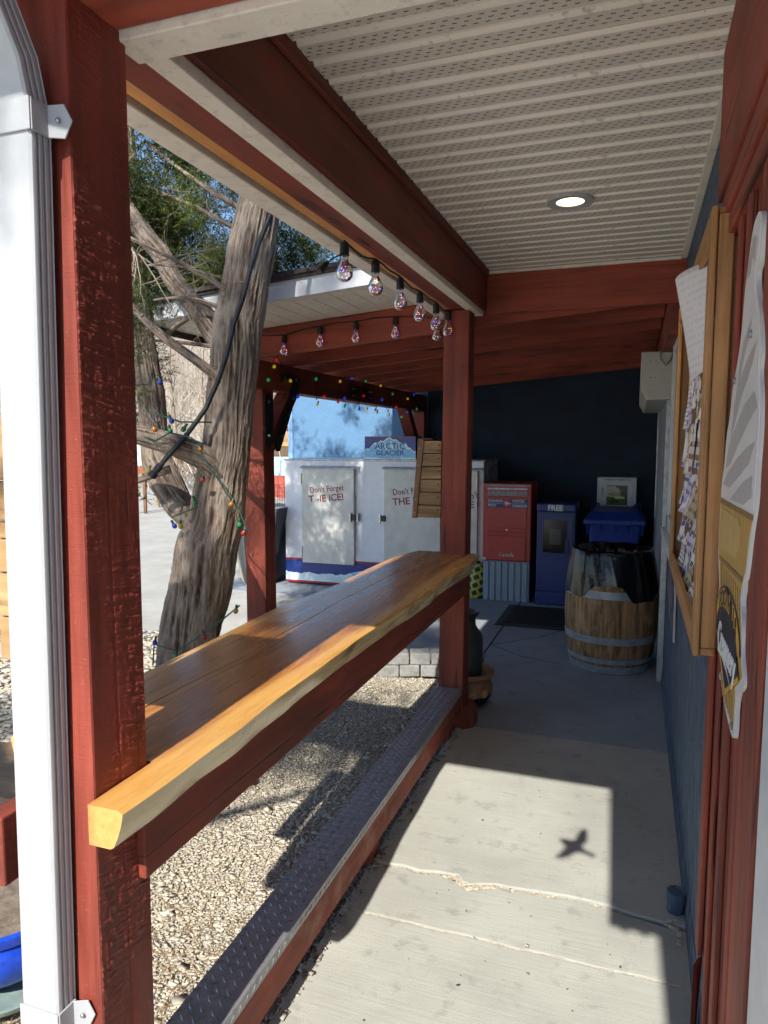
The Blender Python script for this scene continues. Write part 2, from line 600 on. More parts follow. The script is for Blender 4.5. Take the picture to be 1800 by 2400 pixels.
def mk_glass(name, tint=(1, 1, 1, 1), ior=1.35, rough=0.02, refl=1.0):
    t = NT(name)
    tr = t.n("ShaderNodeBsdfTransparent")
    tr.inputs["Color"].default_value = tint
    gl = t.n("ShaderNodeBsdfGlossy")
    gl.inputs["Roughness"].default_value = rough
    fr = t.n("ShaderNodeFresnel")
    fr.inputs["IOR"].default_value = ior
    mx = t.n("ShaderNodeMixShader")
    t.l(t.math('MULTIPLY', fr.outputs[0], refl), mx.inputs[0])
    t.l(tr.outputs[0], mx.inputs[1])
    t.l(gl.outputs[0], mx.inputs[2])
    t.l(mx.outputs[0], t.out.inputs["Surface"])
    return t.m


M['bulb_glass'] = mk_glass('clear_bulb_glass', (0.93, 0.93, 0.95, 1), 1.5)
M['pane'] = mk_glass('window_glass', (0.55, 0.58, 0.6, 1), 1.5)
M['pane_dark'] = plain('dark_window_pane', L(0.015, 0.018, 0.022), 0.06, 0.1, 3)


def emis(name, c, s, base=None):
    t = NT(name)
    m = t.done(base or c, 0.35, None, Emission_Color=c, Emission_Strength=s)
    m.cycles.emission_sampling = 'NONE'
    return m


M['fairy_p'] = emis('fairy_violet', L(0.45, 0.25, 1.0), 1.6)
M['fairy_o'] = emis('fairy_amber', L(1.0, 0.55, 0.3), 1.6)
M['copper'] = plain('copper_wire', L(0.65, 0.38, 0.28), 0.35, 0.1, 30, Metallic=1.0)
BULB = {'g': L(0.01, 0.33, 0.08), 'y': L(0.60, 0.42, 0.02), 'b': L(0.012, 0.07, 0.60), 'r': L(0.55, 0.012, 0.015), 'o': L(0.72, 0.26, 0.02)}
NAME = {'g': 'green', 'y': 'yellow', 'b': 'blue', 'r': 'red', 'o': 'orange'}
for k, c in BULB.items():
    M['bulb_' + k] = emis('lit_bulb_' + NAME[k], c, 0.30)
    M['lamp_' + k] = plain('painted_bulb_' + NAME[k], tuple(0.55 * v + 0.01 for v in c[:3]) + (1,), 0.25, 0.15, 40, dirt=0.2)
M['cable'] = plain('black_cable', L(0.014, 0.015, 0.015), 0.55)
M['cable_green'] = plain('green_cable', L(0.02, 0.075, 0.05), 0.5)


# ------------------------------------------------------------------ ground and paving
def sheet(name, pts, z, mat, kind='structure', label=None, cat=None):
    me = bpy.data.meshes.new(name)
    me.from_pydata([(p[0], p[1], z) for p in pts], [], [tuple(range(len(pts)))])
    o = link(name, me, mat)
    return tag(o, label, cat, None, kind)


sheet('ground', [(-500, -300), (500, -300), (500, 900), (-500, 900)], -0.06, M['ground'], label='dry gravelly ground reaching to the hillside', cat='ground')
sheet('street', [(-60, 5.05), (-1.12, 5.05), (-1.12, 8.5), (-3.6, 9.5), (-3.6, 60), (-60, 60)], -0.012, M['street'], label='pale sunlit street paving behind the tree', cat='street')

sheet('bounce_ground', [(-14, -30), (6, -30), (6, -0.55), (-14, -0.55)], -0.02, plain('pale_bounce_ground', L(0.70, 0.67, 0.61), 0.9), label='unseen pale ground behind the viewer, added to bounce sun onto the soffit', cat='bounce_ground')  # added out of view, kept pale to throw sunlight up to the soffit
walk = bpy.data.objects.new('walkway', None)
COL.objects.link(walk)
WORLD_OF['walkway'] = Matrix.Identity(4)
tag(walk, 'concrete walkway in slabs under the porch', 'walkway', None, 'structure')


def slab(pts, mat, top=0.0, tilt=0.0):
    b = MB()
    b.prism([(p[0], p[1], top - 0.10 + (tilt * p[1])) for p in pts], (0, 0, 0.10))
    return b.build('concrete_slab', mat, walk, bevel=0.006)


crack = [(-0.965, 2.562), (-0.90, 2.566), (-0.83, 2.572), (-0.755, 2.566), (-0.69, 2.580), (-0.609, 2.582), (-0.585, 2.555), (-0.553, 2.536), (-0.51, 2.56), (-0.452, 2.578),
         (-0.40, 2.572), (-0.356, 2.584), (-0.292, 2.585), (-0.20, 2.594), (-0.137, 2.599), (-0.046, 2.588), (0.061, 2.568), (0.156, 2.562), (0.226, 2.547)]
lo = [(x, y - 0.010 - 0.006 * math.sin(i * 2.7) - (0.012 if 5 <= i <= 8 else 0)) for i, (x, y) in enumerate(crack)]
hi = [(x, y + 0.003 + 0.003 * math.sin(i * 3.9)) for i, (x, y) in enumerate(crack)]
wave = lambda y, s: [(x, y + 0.003 * math.sin(x * 23 + s)) for x in np.linspace(-0.965, 0.226, 14)]
slab([(-0.965, -0.6), (0.226, -0.6)] + wave(2.257, 0)[::-1], M['concrete'], 0.0)
slab(wave(2.267, 0) + lo[::-1], M['concrete'], -0.004)
slab(hi + [(0.226, 4.052), (-0.965, 4.052)], M['concrete'], 0.003)
slab([(-0.965, 4.064), (0.226, 4.064), (0.226, 7.36), (-1.10, 7.36), (-1.10, 4.97), (-0.965, 4.86)], M['concrete_shade'], 0.0)
slab([(-1.10, 7.372), (0.226, 7.372), (0.226, 8.55), (-1.10, 8.55)], M['concrete_shade'], -0.002)
slab([(-2.9, 5.06), (-1.112, 4.985), (-1.112, 7.0), (-2.9, 7.0)], M['concrete_shade'], 0.0)
slab([(-4.6, 7.012), (-1.112, 7.012), (-1.112, 8.55), (-4.6, 8.55)], M['concrete_shade'], -0.001)
# mortar ridge in the near joint and rubble in the crack
b = MB()
for i in range(60):
    x = -0.96 + 1.18 * i / 60
    b.obox((x + 0.01, 2.262 + 0.002 * math.sin(i), -0.0115), (0.011, 0, 0), (0, 0.0075 + 0.002 * random.random(), 0), (0.002 * random.random(), 0, 0.0050 + 0.002 * random.random()))
b.build('joint_mortar', M['crumb'], walk, bevel=0.002)
b = MB()
for i in range(420):
    k = int(min(len(crack) - 2, abs(random.gauss(6.0, 4.5))))
    f = random.random()
    x = crack[k][0] + (crack[k + 1][0] - crack[k][0]) * f
    y = crack[k][1] + (crack[k + 1][1] - crack[k][1]) * f - 0.006 + random.gauss(0, 0.006)
    s = random.uniform(0.0015, 0.0045) * (1.6 if 4 < k < 9 else 1)
    a = random.random() * 6
    b.obox((x, y, -0.012 + s * 0.9), (s * math.cos(a), s * math.sin(a), 0.2 * s), (-s * math.sin(a), s * math.cos(a), 0), (0, 0.3 * s, s * 0.7))
o = b.build('crack_rubble', plain('sandy_rubble', L(0.43, 0.36, 0.275), 0.95, 0.5, 90), walk)
o["kind"] = 'stuff'
b = MB()
b.box(-0.95, 0.25, 2.45, 2.66, -0.08, -0.022)
b.box(-1.05, -0.955, -0.5, 4.9, -0.08, -0.020)
b.box(0.20, 0.30, -5, 8.5, -0.08, -0.03)
b.box(-1.12, 0.25, 4.03, 4.09, -0.08, -0.02)
b.box(-4.6, 0.25, 6.95, 7.45, -0.08, -0.02)
b.box(-1.2, -1.0, 4.9, 8.5, -0.08, -0.02)
b.build('joint_dirt', M['dirt'], walk)

# hairline cracks in the far slab: thin dark seams raised by a hair
b = MB()
for path in ([(-1.097, 5.813), (-0.98, 5.90), (-0.86, 6.06), (-0.74, 6.17), (-0.61, 6.40), (-0.50, 6.6)], [(-1.097, 5.80), (-0.8, 5.55), (-0.5, 5.46)]):
    for i in range(len(path) - 1):
        p, q = Vector((*path[i], 0.0012)), Vector((*path[i + 1], 0.0012))
        d = (q - p)
        nn = Vector((-d.y, d.x, 0)).normalized() * 0.0055
        b.add([p - nn, q - nn * 0.7, q + nn * 0.7, p + nn], [(0, 1, 2, 3)])
b.build('hairline_crack', M['dark'], walk)

# ------------------------------------------------------------------ gravel bed (stuff)
gb = MB()
nx, ny = 60, 60
for j in range(ny + 1):
    for i in range(nx + 1):
        x = -6.0 + (5.02) * i / nx
        y = -0.6 + (5.6) * j / ny
        z = -0.035 + 0.012 * math.sin(x * 3.1 + y * 1.7) + 0.01 * math.sin(x * 7 - y * 5) + 0.02 * max(0, min(1, (-1.6 - x)))
        gb.v.append((x, y, z))
for j in range(ny):
    for i in range(nx):
        k = j * (nx + 1) + i
        gb.f.append((k, k + 1, k + nx + 2, k + nx + 1))
tag(gb.build('gravel_bed', plain('gravel_dust', L(0.50, 0.45, 0.35), 1.0, 0.2, 30, 1.0, 60), None, smooth=180), 'bed of earth under the pale gravel', 'gravel', None, 'structure')


def chips(name, n, xr, yr, size, zf, seed, palette, mat, flat=0.28):
    rg = np.random.default_rng(seed)
    base = np.array([(-1, -1, -1), (1, -1, -1), (1, 1, -1), (-1, 1, -1), (-1, -1, 1), (1, -1, 1), (1, 1, 1), (-1, 1, 1)], float)
    fc = np.array([(0, 3, 2, 1), (4, 5, 6, 7), (0, 1, 5, 4), (1, 2, 6, 5), (2, 3, 7, 6), (3, 0, 4, 7)])
    x = rg.uniform(*xr, n)
    y = rg.uniform(*yr, n)
    s = size * rg.lognormal(0, 0.42, n)
    jit = base[None] + rg.uniform(-0.55, 0.35, (n, 8, 3))
    sc3 = np.stack([s * rg.uniform(0.7, 1.3, n), s * rg.uniform(0.5, 0.9, n), s * flat * rg.uniform(0.6, 1.1, n)], 1)
    p = jit * sc3[:, None, :]
    yaw = rg.uniform(0, 2 * np.pi, n)
    tl = rg.normal(0, 0.2, n)
    c_, s_ = np.cos(tl)[:, None], np.sin(tl)[:, None]
    px, py, pz = p[..., 0], p[..., 1], p[..., 2]
    py, pz = py * c_ - pz * s_, py * s_ + pz * c_
    c_, s_ = np.cos(yaw)[:, None], np.sin(yaw)[:, None]
    px, py = px * c_ - py * s_, px * s_ + py * c_
    z0 = zf(x, y) + s * 0.25 + rg.uniform(0, 0.008, n)
    V = np.stack([px + x[:, None], py + y[:, None], pz + z0[:, None]], -1).reshape(-1, 3)
    F = (fc[None] + (np.arange(n) * 8)[:, None, None]).reshape(-1, 4)
    me = bpy.data.meshes.new(name)
    me.vertices.add(len(V))
    me.vertices.foreach_set("co", V.ravel().astype(np.float32))
    me.loops.add(F.size)
    me.loops.foreach_set("vertex_index", F.ravel().astype(np.int32))
    me.polygons.add(len(F))
    me.polygons.foreach_set("loop_start", np.arange(0, F.size, 4, dtype=np.int32))
    me.polygons.foreach_set("loop_total", np.full(len(F), 4, np.int32))
    me.update()
    pal = np.array(palette)
    ci = pal[rg.integers(0, len(pal), n)] * rg.uniform(0.82, 1.12, (n, 1))
    cols = np.concatenate([np.repeat(ci, 8, 0), np.ones((n * 8, 1))], 1).astype(np.float32)
    at = me.attributes.new("col", 'FLOAT_COLOR', 'POINT')
    at.data.foreach_set("color", cols.ravel())
    me.validate()
    return link(name, me, mat)


gz = lambda x, y: -0.035 + 0.012 * np.sin(x * 3.1 + y * 1.7) + 0.01 * np.sin(x * 7 - y * 5) + 0.02 * np.clip(-1.6 - x, 0, 1)
PAL = [(0.56, 0.50, 0.39), (0.58, 0.52, 0.41), (0.54, 0.485, 0.385), (0.60, 0.54, 0.43), (0.51, 0.46, 0.375), (0.55, 0.47, 0.35)]
tag(chips('gravel', 76000, (-2.9, -0.99), (1.02, 5.0), 0.0044, gz, 3, PAL, M['pebble']), 'pale crushed gravel filling the bed left of the foot rail', 'gravel', None, 'stuff')
tag(chips('fine_gravel', 40000, (-2.3, -0.99), (1.02, 4.6), 0.0034, lambda x, y: gz(x, y) + 0.004, 13, PAL, M['pebble']), 'fine chips between the gravel stones', 'gravel', None, 'stuff')
tag(chips('far_gravel', 9000, (-5.5, -2.7), (0.6, 5.2), 0.014, gz, 4, PAL, M['pebble']), 'coarser gravel around the tree and bench', 'gravel', None, 'stuff')
tag(chips('edge_gravel', 900, (-1.0, -0.925), (0.9, 4.9), 0.0045, lambda x, y: np.where(x > -0.965, 0.001, -0.02), 5, [(0.22, 0.19, 0.15), (0.32, 0.28, 0.22), (0.42, 0.38, 0.31)], M['pebble']),
    'loose dark grit along the edge of the walkway', 'grit', None, 'stuff')

tag(chips('walk_grit', 260, (-0.88, 0.21), (1.5, 7.2), 0.0022, lambda x, y: 0.002 + 0 * x, 15, [(0.10, 0.08, 0.06), (0.30, 0.26, 0.20), (0.5, 0.45, 0.38)], M['pebble']),
    'specks of grit scattered over the concrete walkway', 'grit', None, 'stuff')
# dry needles lying on the gravel
rg = np.random.default_rng(9)
b = MB()
for i in range(1500):
    x, y = rg.uniform(-2.6, -1.02), rg.uniform(1.05, 4.8)
    if rg.random() < 0.4:
        x, y = rg.normal(-1.5, 0.3), rg.normal(1.6, 0.35)
    a = rg.uniform(0, 6.28)
    l_ = rg.uniform(0.012, 0.045)
    z = float(gz(x, y)) + rg.uniform(0.014, 0.024)
    d = Vector((math.cos(a), math.sin(a), rg.normal(0, 0.2))) * l_
    w = Vector((-math.sin(a), math.cos(a), 0)) * 0.0011
    p = Vector((x, y, z))
    b.add([p - d - w, p + d - w, p + d + w, p - d + w], [(0, 1, 2, 3)])
tag(b.build('needle_litter', plain('dry_needles', L(0.30, 0.19, 0.09), 0.9, 0.4, 50)), 'dry brown needles scattered over the gravel', 'litter', None, 'stuff')

# kerb of small concrete blocks closing the gravel bed
kr = thing('block_kerb', 'low curved kerb of grey concrete blocks behind the counter post', 'kerb', (-1.5, 4.9, 0))
M['block'] = plain('split_face_block', L(0.27, 0.265, 0.25), 0.95, 0.25, 14, 1.0, 35, dirt=0.4)
kp = [(-2.9, 5.02), (-2.73, 4.99), (-2.56, 4.965), (-2.39, 4.94), (-2.22, 4.91), (-2.05, 4.86), (-1.88, 4.80), (-1.73, 4.74), (-1.58, 4.80), (-1.44, 4.86), (-1.29, 4.90), (-1.14, 4.93), (-0.99, 4.95)]
for course in range(2):
    for i in range(len(kp) - 1):
        p, q = Vector((*kp[i], 0)), Vector((*kp[i + 1], 0))
        if course == 1:
            p, q = p.lerp(q, 0.5), q.lerp(Vector((*kp[min(i + 2, len(kp) - 1)], 0)), 0.5) if i + 2 < len(kp) else q
        d = (q - p)
        l_ = d.length / 2
        d.normalize()
        nrm = Vector((-d.y, d.x, 0))
        c = (p + q) / 2 + nrm * (0.075 + 0.008 * course + random.uniform(-0.004, 0.004))
        c.z = -0.02 + 0.045 + course * 0.088
        MB().obox(c, d * (l_ - 0.0035), nrm * 0.07, (0, 0, 0.0425)).build('block', M['block'], kr, bevel=0.008)

# ------------------------------------------------------------------ shop building
XW = 0.228
shop = thing('shop_building', 'navy and sky blue stucco shop building along the walkway', 'building', (0.3, 4.0, 0))


def stucco_wall(name, mat, x0, x1, y0, y1, z0, z1):
    return MB().box(x0, x1, y0, y1, z0, z1).build(name, mat, shop)


stucco_wall('side_wall', M['navy'], XW, 0.55, -1.0, 8.55, -0.1, 3.6)
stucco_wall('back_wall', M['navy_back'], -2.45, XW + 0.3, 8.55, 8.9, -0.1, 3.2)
stucco_wall('blue_wall', M['blue'], -4.315, -2.45, 8.552, 8.95, -0.1, 6.5)
stucco_wall('blue_gable', M['blue'], -2.45, 1.0, 8.60, 8.95, 3.2, 6.5)
stucco_wall('corner_trim', plain('pale_blue_corner_trim', L(0.24, 0.42, 0.66), 0.6, 0.05), -4.375, -4.312, 8.535, 8.9, -0.1, 6.5)
# small flared plinth where the stucco meets the slab
b = MB()
b.prism([(XW - 0.012, 2.1, -0.02), (XW - 0.002, 2.1, 0.10), (XW + 0.02, 2.1, 0.10), (XW + 0.02, 2.1, -0.02)], (0, 6.4, 0))
b.build('wall_base', M['navy'], shop)

# board and batten cladding beside the door
for i, (y0, y1, xf) in enumerate([(1.26, 2.10, 0.220)]):
    for k in range(4):
        ya = y0 + (y1 - y0) * k / 4
        board('cladding_board', M['red_z'], shop, xf + 0.002 * (k % 2), XW + 0.02, ya + 0.001, ya + (y1 - y0) / 4 - 0.001, 0.0 + (0.26 if k == 3 else 0.12 * (k == 2)), 2.32)
for (y0, y1, xf, zb) in [(2.035, 2.115, 0.206, 0.27), (1.86, 1.90, 0.208, 0.10), (1.685, 1.735, 0.207, 0.0), (1.50, 1.545, 0.207, 0.0), (1.258, 1.44, 0.202, 0.0)]:
    board('batten', M['red_z'], shop, xf, 0.2195, y0, y1, zb, 2.30)
# split board peeling away at the bottom
MB().prism([(0.19, 1.955, 0.30), (0.205, 1.99, 0.30), (0.185, 1.93, -0.005), (0.160, 1.80, -0.005), (0.172, 1.79, -0.005)], (0.012, 0.012, 0)).build('splintered_board', M['red_z'], shop)
board('door_jamb', M['white_fascia'], shop, 0.206, XW + 0.05, 1.00, 1.243, 0.0, 2.25)
board('jamb_shadow_strip', M['dark'], shop, 0.210, XW + 0.04, 1.2435, 1.256, 0.0, 2.25, 0)
# header over the cladding
board('header_beam', M['red_y'], shop, 0.182, XW + 0.02, 0.66, 2.150, 2.33, 2.712, 0.006)
board('header_board', M['red_y'], shop, 0.190, XW + 0.02, 0.66, 2.105, 2.265, 2.327, 0.006)
board('header_board', M['red_y'], shop, 0.198, XW + 0.02, 0.66, 2.04, 2.215, 2.262, 0.005)

# window next to the notice board
win = bpy.data.objects.new('window', None)
COL.objects.link(win)
win.parent = shop
win.matrix_parent_inverse = WORLD_OF[shop.name].inverted()
WORLD_OF[win.name] = Matrix.Identity(4)
for (y0, y1, z0, z1) in [(3.62, 3.72, 1.14, 2.34), (4.86, 4.96, 1.14, 2.34), (3.62, 4.96, 2.25, 2.335), (3.62, 4.96, 1.145, 1.235)]:
    board('frame', M['white_fascia'], win, 0.200 + 0.002 * (z0 > 2), XW + 0.01, y0, y1, z0, z1, 0.005)
board('sill', M['white_fascia'], win, 0.172, XW + 0.01, 3.58, 5.0, 1.095, 1.142, 0.005)
board('pane', M['pane_dark'], win, 0.218, XW + 0.004, 3.72, 4.86, 1.235, 2.25, 0)
# roller shutter over the shop door, its box and rails
sh = bpy.data.objects.new('roller_shutter', None)
COL.objects.link(sh)
sh.parent = shop
sh.matrix_parent_inverse = WORLD_OF[shop.name].inverted()
WORLD_OF[sh.name] = Matrix.Identity(4)
b = MB()
b.prism([(0.012, 5.25, 2.31), (XW - 0.01, 5.25, 2.31), (XW - 0.01, 5.25, 1.985), (0.055, 5.25, 1.985), (0.012, 5.25, 2.06)], (0, 2.4, 0))
b.build('shutter_box', plain('cream_shutter_box', L(0.52, 0.50, 0.44), 0.45, 0.05, 12, dirt=0.1), sh, bevel=0.004)
for zz in (2.245, 2.135):
    for xx in (0.075, 0.105):
        MB().tube([(xx, 5.251, zz), (xx, 5.246, zz)], 0.006, 8).build('rivet', M['bolt'], sh)
for y0, xf in ((5.27, 0.186), (5.36, 0.196), (5.62, 0.200), (7.55, 0.19)):
    board('shutter_rail', M['galv'], sh, xf, XW, y0, y0 + 0.055, 0.0, 1.985, 0.004)
board('shutter_slats', plain('grey_shutter', L(0.30, 0.32, 0.34), 0.5, 0.1, 10), sh, 0.200, XW, 5.675, 7.55, 0.0, 2.0, 0)
MB().tube([(0.13, 5.23, 2.315), (0.135, 5.22, 2.25), (0.17, 5.21, 2.21), (0.20, 5.22, 2.25), (0.215, 5.23, 2.30)], 0.006, 6).build('latch_wire', M['bolt'], sh, smooth=60)
# painted drain stub at the foot of the wall
st = thing('drain_stub', 'short blue painted drain pipe stub at the wall base', 'drain pipe', (0.19, 2.65, 0))
b = MB()
b.tube([(0.186, 2.64, -0.03), (0.190, 2.64, 0.04), (0.194, 2.64, 0.075)], [0.030, 0.030, 0.030], 18)
b.build('pipe', M['navy'], st, smooth=50)
MB().lathe(0.192, 2.64, [(0.030, 0.045), (0.035, 0.045), (0.035, 0.08), (0.027, 0.08), (0.027, 0.03)], 18).build('collar', M['navy'], st, smooth=50)
b = MB()
rg = np.random.default_rng(5)
for i in range(12):
    s = rg.uniform(0.003, 0.008)
    a = rg.uniform(0, 6)
    b.obox((0.19 + rg.normal(0, 0.02), 2.56 + rg.normal(0, 0.05), s * 0.7), (s * math.cos(a), s * math.sin(a), 0.2 * s), (-s * math.sin(a), s * math.cos(a), 0), (0, 0, s * 0.6))
tag(b.build('rubble', M['crumb']), 'broken concrete bits by the drain stub', 'rubble', None, 'stuff')

# ------------------------------------------------------------------ porch
porch = thing('covered_porch', 'red stained timber porch with perforated white soffit', 'porch', (-0.4, 2.6, 0))


def post(name, parent, x0, x1, y0, y1, z0, z1, mat, dx=0.0, dy=0.0, bevel=0.007):
    b = MB().box(x0, x1, y0, y1, z0, z1)
    b.v = [(x + (dx if z > (z0 + z1) / 2 else 0), y + (dy if z > (z0 + z1) / 2 else 0), z) for x, y, z in b.v]
    return b.build(name, mat, parent, bevel=bevel)


pa = MB().box(-1.075, -0.9268, 1.000, 1.150, 0.0, 2.452)
pa.v = [(x, y + (0.016 if z > 1 else 0), z) for x, y, z in pa.v]
# rough sawn inner face: real saw ridges that catch the grazing sun
nyy, nzz = 52, 1180
YY, ZZ = np.meshgrid(np.linspace(0, 1, nyy), np.linspace(0, 2.452, nzz))
rs = np.random.default_rng(33)
tabs = [rs.random((64, 4096)) for _ in range(4)]


def vn(tab, u, v):
    iu, iv = np.floor(u).astype(int), np.floor(v).astype(int)
    fu, fv = u - iu, v - iv
    g = lambda a, b_: tab[a % 64, b_ % 4096]
    return (g(iu, iv) * (1 - fu) + g(iu + 1, iv) * fu) * (1 - fv) + (g(iu, iv + 1) * (1 - fu) + g(iu + 1, iv + 1) * fu) * fv


sl = ZZ + 0.03 * YY
H = 0.55 * vn(tabs[0], YY * 4 + 3, sl * 210) + 0.35 * vn(tabs[1], YY * 16 + 3, sl * 420) + 0.45 * vn(tabs[2], YY * 26 + 3, ZZ * 60)
patch = np.clip((vn(tabs[3], YY * 2 + 9, ZZ * 5) - 0.30) * 2.2, 0.12, 1)
H = (H - H.min()) / (H.max() - H.min())
H = np.clip(H - 0.30, 0, 1) ** 1.7 * patch * 0.0075
H[:, 0] = -0.0012
H[:, -1] = -0.0012
H -= 0.0012 * np.exp(-((YY - 0.48 - 0.05 * np.sin(ZZ * 3)) / 0.02) ** 2) * (1 + np.sin(ZZ * 2.1))
GY = 1.0005 + YY * 0.149 + 0.016 * np.clip(ZZ / 2.452, 0, 1)
GV = np.stack([-0.9255 + H, GY, ZZ], -1).reshape(-1, 3)
o_ = len(pa.v)
pa.v.extend(map(tuple, GV.tolist()))
for j in range(nzz - 1):
    r0 = o_ + j * nyy
    pa.f.extend((r0 + i, r0 + i + 1, r0 + i + 1 + nyy, r0 + i + nyy) for i in range(nyy - 1))
pa.build('post', M['red_saw'], porch)
post('post', porch, -1.072, -0.922, 3.995, 4.140, 0.0, 2.452, M['red_z'], 0.0, 0.07)
# foot block of the far post
MB().prism([(-0.921, 3.975, 0.0), (-0.862, 4.03, 0.0), (-0.862, 4.03, 0.09), (-0.89, 4.01, 0.14), (-0.921, 3.985, 0.14)], (0, 0.12, 0)).build('foot_block', M['red_z'], porch)

board('soffit_trim', M['white_trim'], porch, -0.945, -0.889, 1.232, 4.285, 2.447, 2.478, 0.003)
board('cross_trim', M['white_trim'], porch, -0.945, XW, 1.148, 1.230, 2.436, 2.478, 0.003)
board('eave_plate', M['red_y'], porch, -1.036, -0.9455, 1.152, 4.30, 2.455, 2.52, 0.003)
board('bare_strip', M['orange_y'], porch, -1.083, -1.037, 1.152, 4.33, 2.461, 2.52, 0.003)
board('eave_gap', M['dark'], porch, -1.098, -1.0835, 1.0, 4.33, 2.475, 2.52, 0)
board('fascia', M['white_trim'], porch, -1.172, -1.0985, 0.62, 4.40, 2.452, 2.70, 0.004)
board('beam', M['brown_y'], porch, -1.02, -0.872, 1.152, 4.305, 2.4785, 2.672, 0.004)
board('beam', M['brown_y'], porch, -1.02, -0.858, 1.152, 4.305, 2.6735, 2.735, 0.004)
board('cross_beam', M['red_x'], porch, -0.872, XW + 0.02, 4.306, 4.352, 2.462, 2.74, 0.004)
board('front_beam', M['red_x'], porch, -3.2, XW, 0.985, 1.147, 2.4525, 2.72, 0.006)
board('front_blocking', M['red_x'], porch, -3.2, XW, 0.66, 0.984, 2.56, 2.73, 0.006)
board('roof', M['roof'], porch, -1.19, 0.62, 0.56, 4.42, 2.752, 2.86, 0)
board('gutter', M['white_metal'], porch, -3.4, 0.6, 0.52, 0.64, 2.632, 2.76, 0.006)
# wasp-nest fluff / cobweb tuft where post, beam and spout meet
# soffit panels: three ribs each
pm = MB()
prof = []
p = 0.1016
for k in range(3):
    y = k * p
    prof += [(y + 0.0, 0.0), (y + 0.004, 0.009), (y + 0.020, 0.009), (y + 0.027, 0.0)]
prof += [(3 * p - 0.003, 0.0), (3 * p - 0.0015, 0.006), (3 * p, 0.006)]
xs = (-0.872, XW - 0.012)
for x in xs:
    for y, z in prof:
        pm.v.append((x, y, z))
n_ = len(prof)
for i in range(n_ - 1):
    pm.f.append((i, i + 1, n_ + i + 1, n_ + i))
me = bpy.data.meshes.new('soffit_panel')
me.from_pydata(pm.v, [], pm.f)
me.materials.append(M['soffit'])
for i in range(11):
    y0 = 1.2192 + i * 0.3048 - 0.2032
    o = place(me, 'soffit_panel', (random.uniform(-0.001, 0.001), y0, 2.712 + random.uniform(-0.0012, 0.0012)), porch)
board('soffit_channel', M['white_trim'], porch, XW - 0.030, XW, 1.23, 4.305, 2.694, 2.708, 0.003)
board('soffit_channel', M['white_trim'], porch, -0.858, XW - 0.03, 4.286, 4.305, 2.690, 2.708, 0.003)
# lint and cobweb fringe along the beam edge
b = MB()
rg = np.random.default_rng(2)
for i in range(900):
    y = rg.uniform(1.25, 4.3)
    z = rg.choice([2.709, 2.709, 2.70]) + rg.normal(0, 0.003)
    x = -0.857 + abs(rg.normal(0, 0.006))
    d = Vector((rg.normal(0.3, 0.5), rg.normal(0, 1), rg.normal(-0.5, 0.5))).normalized() * rg.uniform(0.004, 0.014)
    w = Vector((0, 0.0006, 0.0006))
    q = Vector((x, y, z))
    b.add([q - w, q + d, q + w], [(0, 1, 2)])
o = b.build('cobweb_lint', plain('dusty_lint', L(0.22, 0.17, 0.12), 1.0), porch)
o["kind"] = 'stuff'

# recessed lamp, switched on
lamp = thing('recessed_light', 'round recessed ceiling light glowing warm in the soffit', 'light', (-0.297, 3.19, 2.70))
MB().lathe(-0.297, 3.19, [(0.062, 2.715), (0.058, 2.7035), (0.096, 2.7005), (0.098, 2.7045), (0.098, 2.712)], 40).build('trim_ring', M['white_metal'], lamp, smooth=40)
MB().lathe(-0.297, 3.19, [(0.001, 2.7075), (0.061, 2.7075)], 32).build('lens', emis('lamp_lens', L(1.0, 0.84, 0.60), 2.2), lamp)
ld = bpy.data.lights.new('recessed_lamp', 'SPOT')
ld.energy = 7.0
ld.color = (1.0, 0.80, 0.55)
ld.spot_size = R(125)
ld.shadow_soft_size = 0.05
lo_ = bpy.data.objects.new('recessed_lamp', ld)
COL.objects.link(lo_)
lo_.location = (-0.297, 3.19, 2.692)

# ------------------------------------------------------------------ downspout
ds = thing('downspout', 'white ribbed metal downspout strapped to the near post', 'downspout', (-0.985, 0.945, 0))


def ds_profile():
    pts = [(-0.0415, -0.022)]
    pts += [(0.036, -0.022), (0.041, -0.019)]
    yy = -0.0165
    for k in range(3):
        pts += [(0.042, yy), (0.042, yy + 0.006), (0.0388, yy + 0.0072), (0.0388, yy + 0.0108)]
        yy += 0.0125
    pts += [(0.042, 0.0215), (0.038, 0.024), (-0.0415, 0.024)]
    # mirrored ribs on the hidden side are left plain
    return pts


pr = ds_profile()
path = [((-1.030, 0.973, -0.05), 0), ((-1.023, 0.973, 0.6), 0), ((-1.004, 0.973, 1.6), 0), ((-0.990, 0.973, 2.20), 0), ((-0.990, 0.970, 2.25), 8), ((-0.992, 0.956, 2.32), 22),
        ((-0.999, 0.925, 2.39), 38), ((-1.007, 0.88, 2.45), 50), ((-1.018, 0.81, 2.50), 58), ((-1.03, 0.72, 2.56), 60), ((-1.05, 0.62, 2.62), 60)]
b = MB()
for (c, a) in path:
    ca, sa = math.cos(R(a)), math.sin(R(a))
    for x, y in pr:
        b.v.append((c[0] + x, c[1] + y * ca, c[2] + y * sa))
k = len(pr)
for i in range(len(path) - 1):
    for j in range(k):
        j2 = (j + 1) % k
        b.f.append((i * k + j, i * k + j2, (i + 1) * k + j2, (i + 1) * k + j))
b.build('pipe', M['white_metal'], ds, smooth=25)
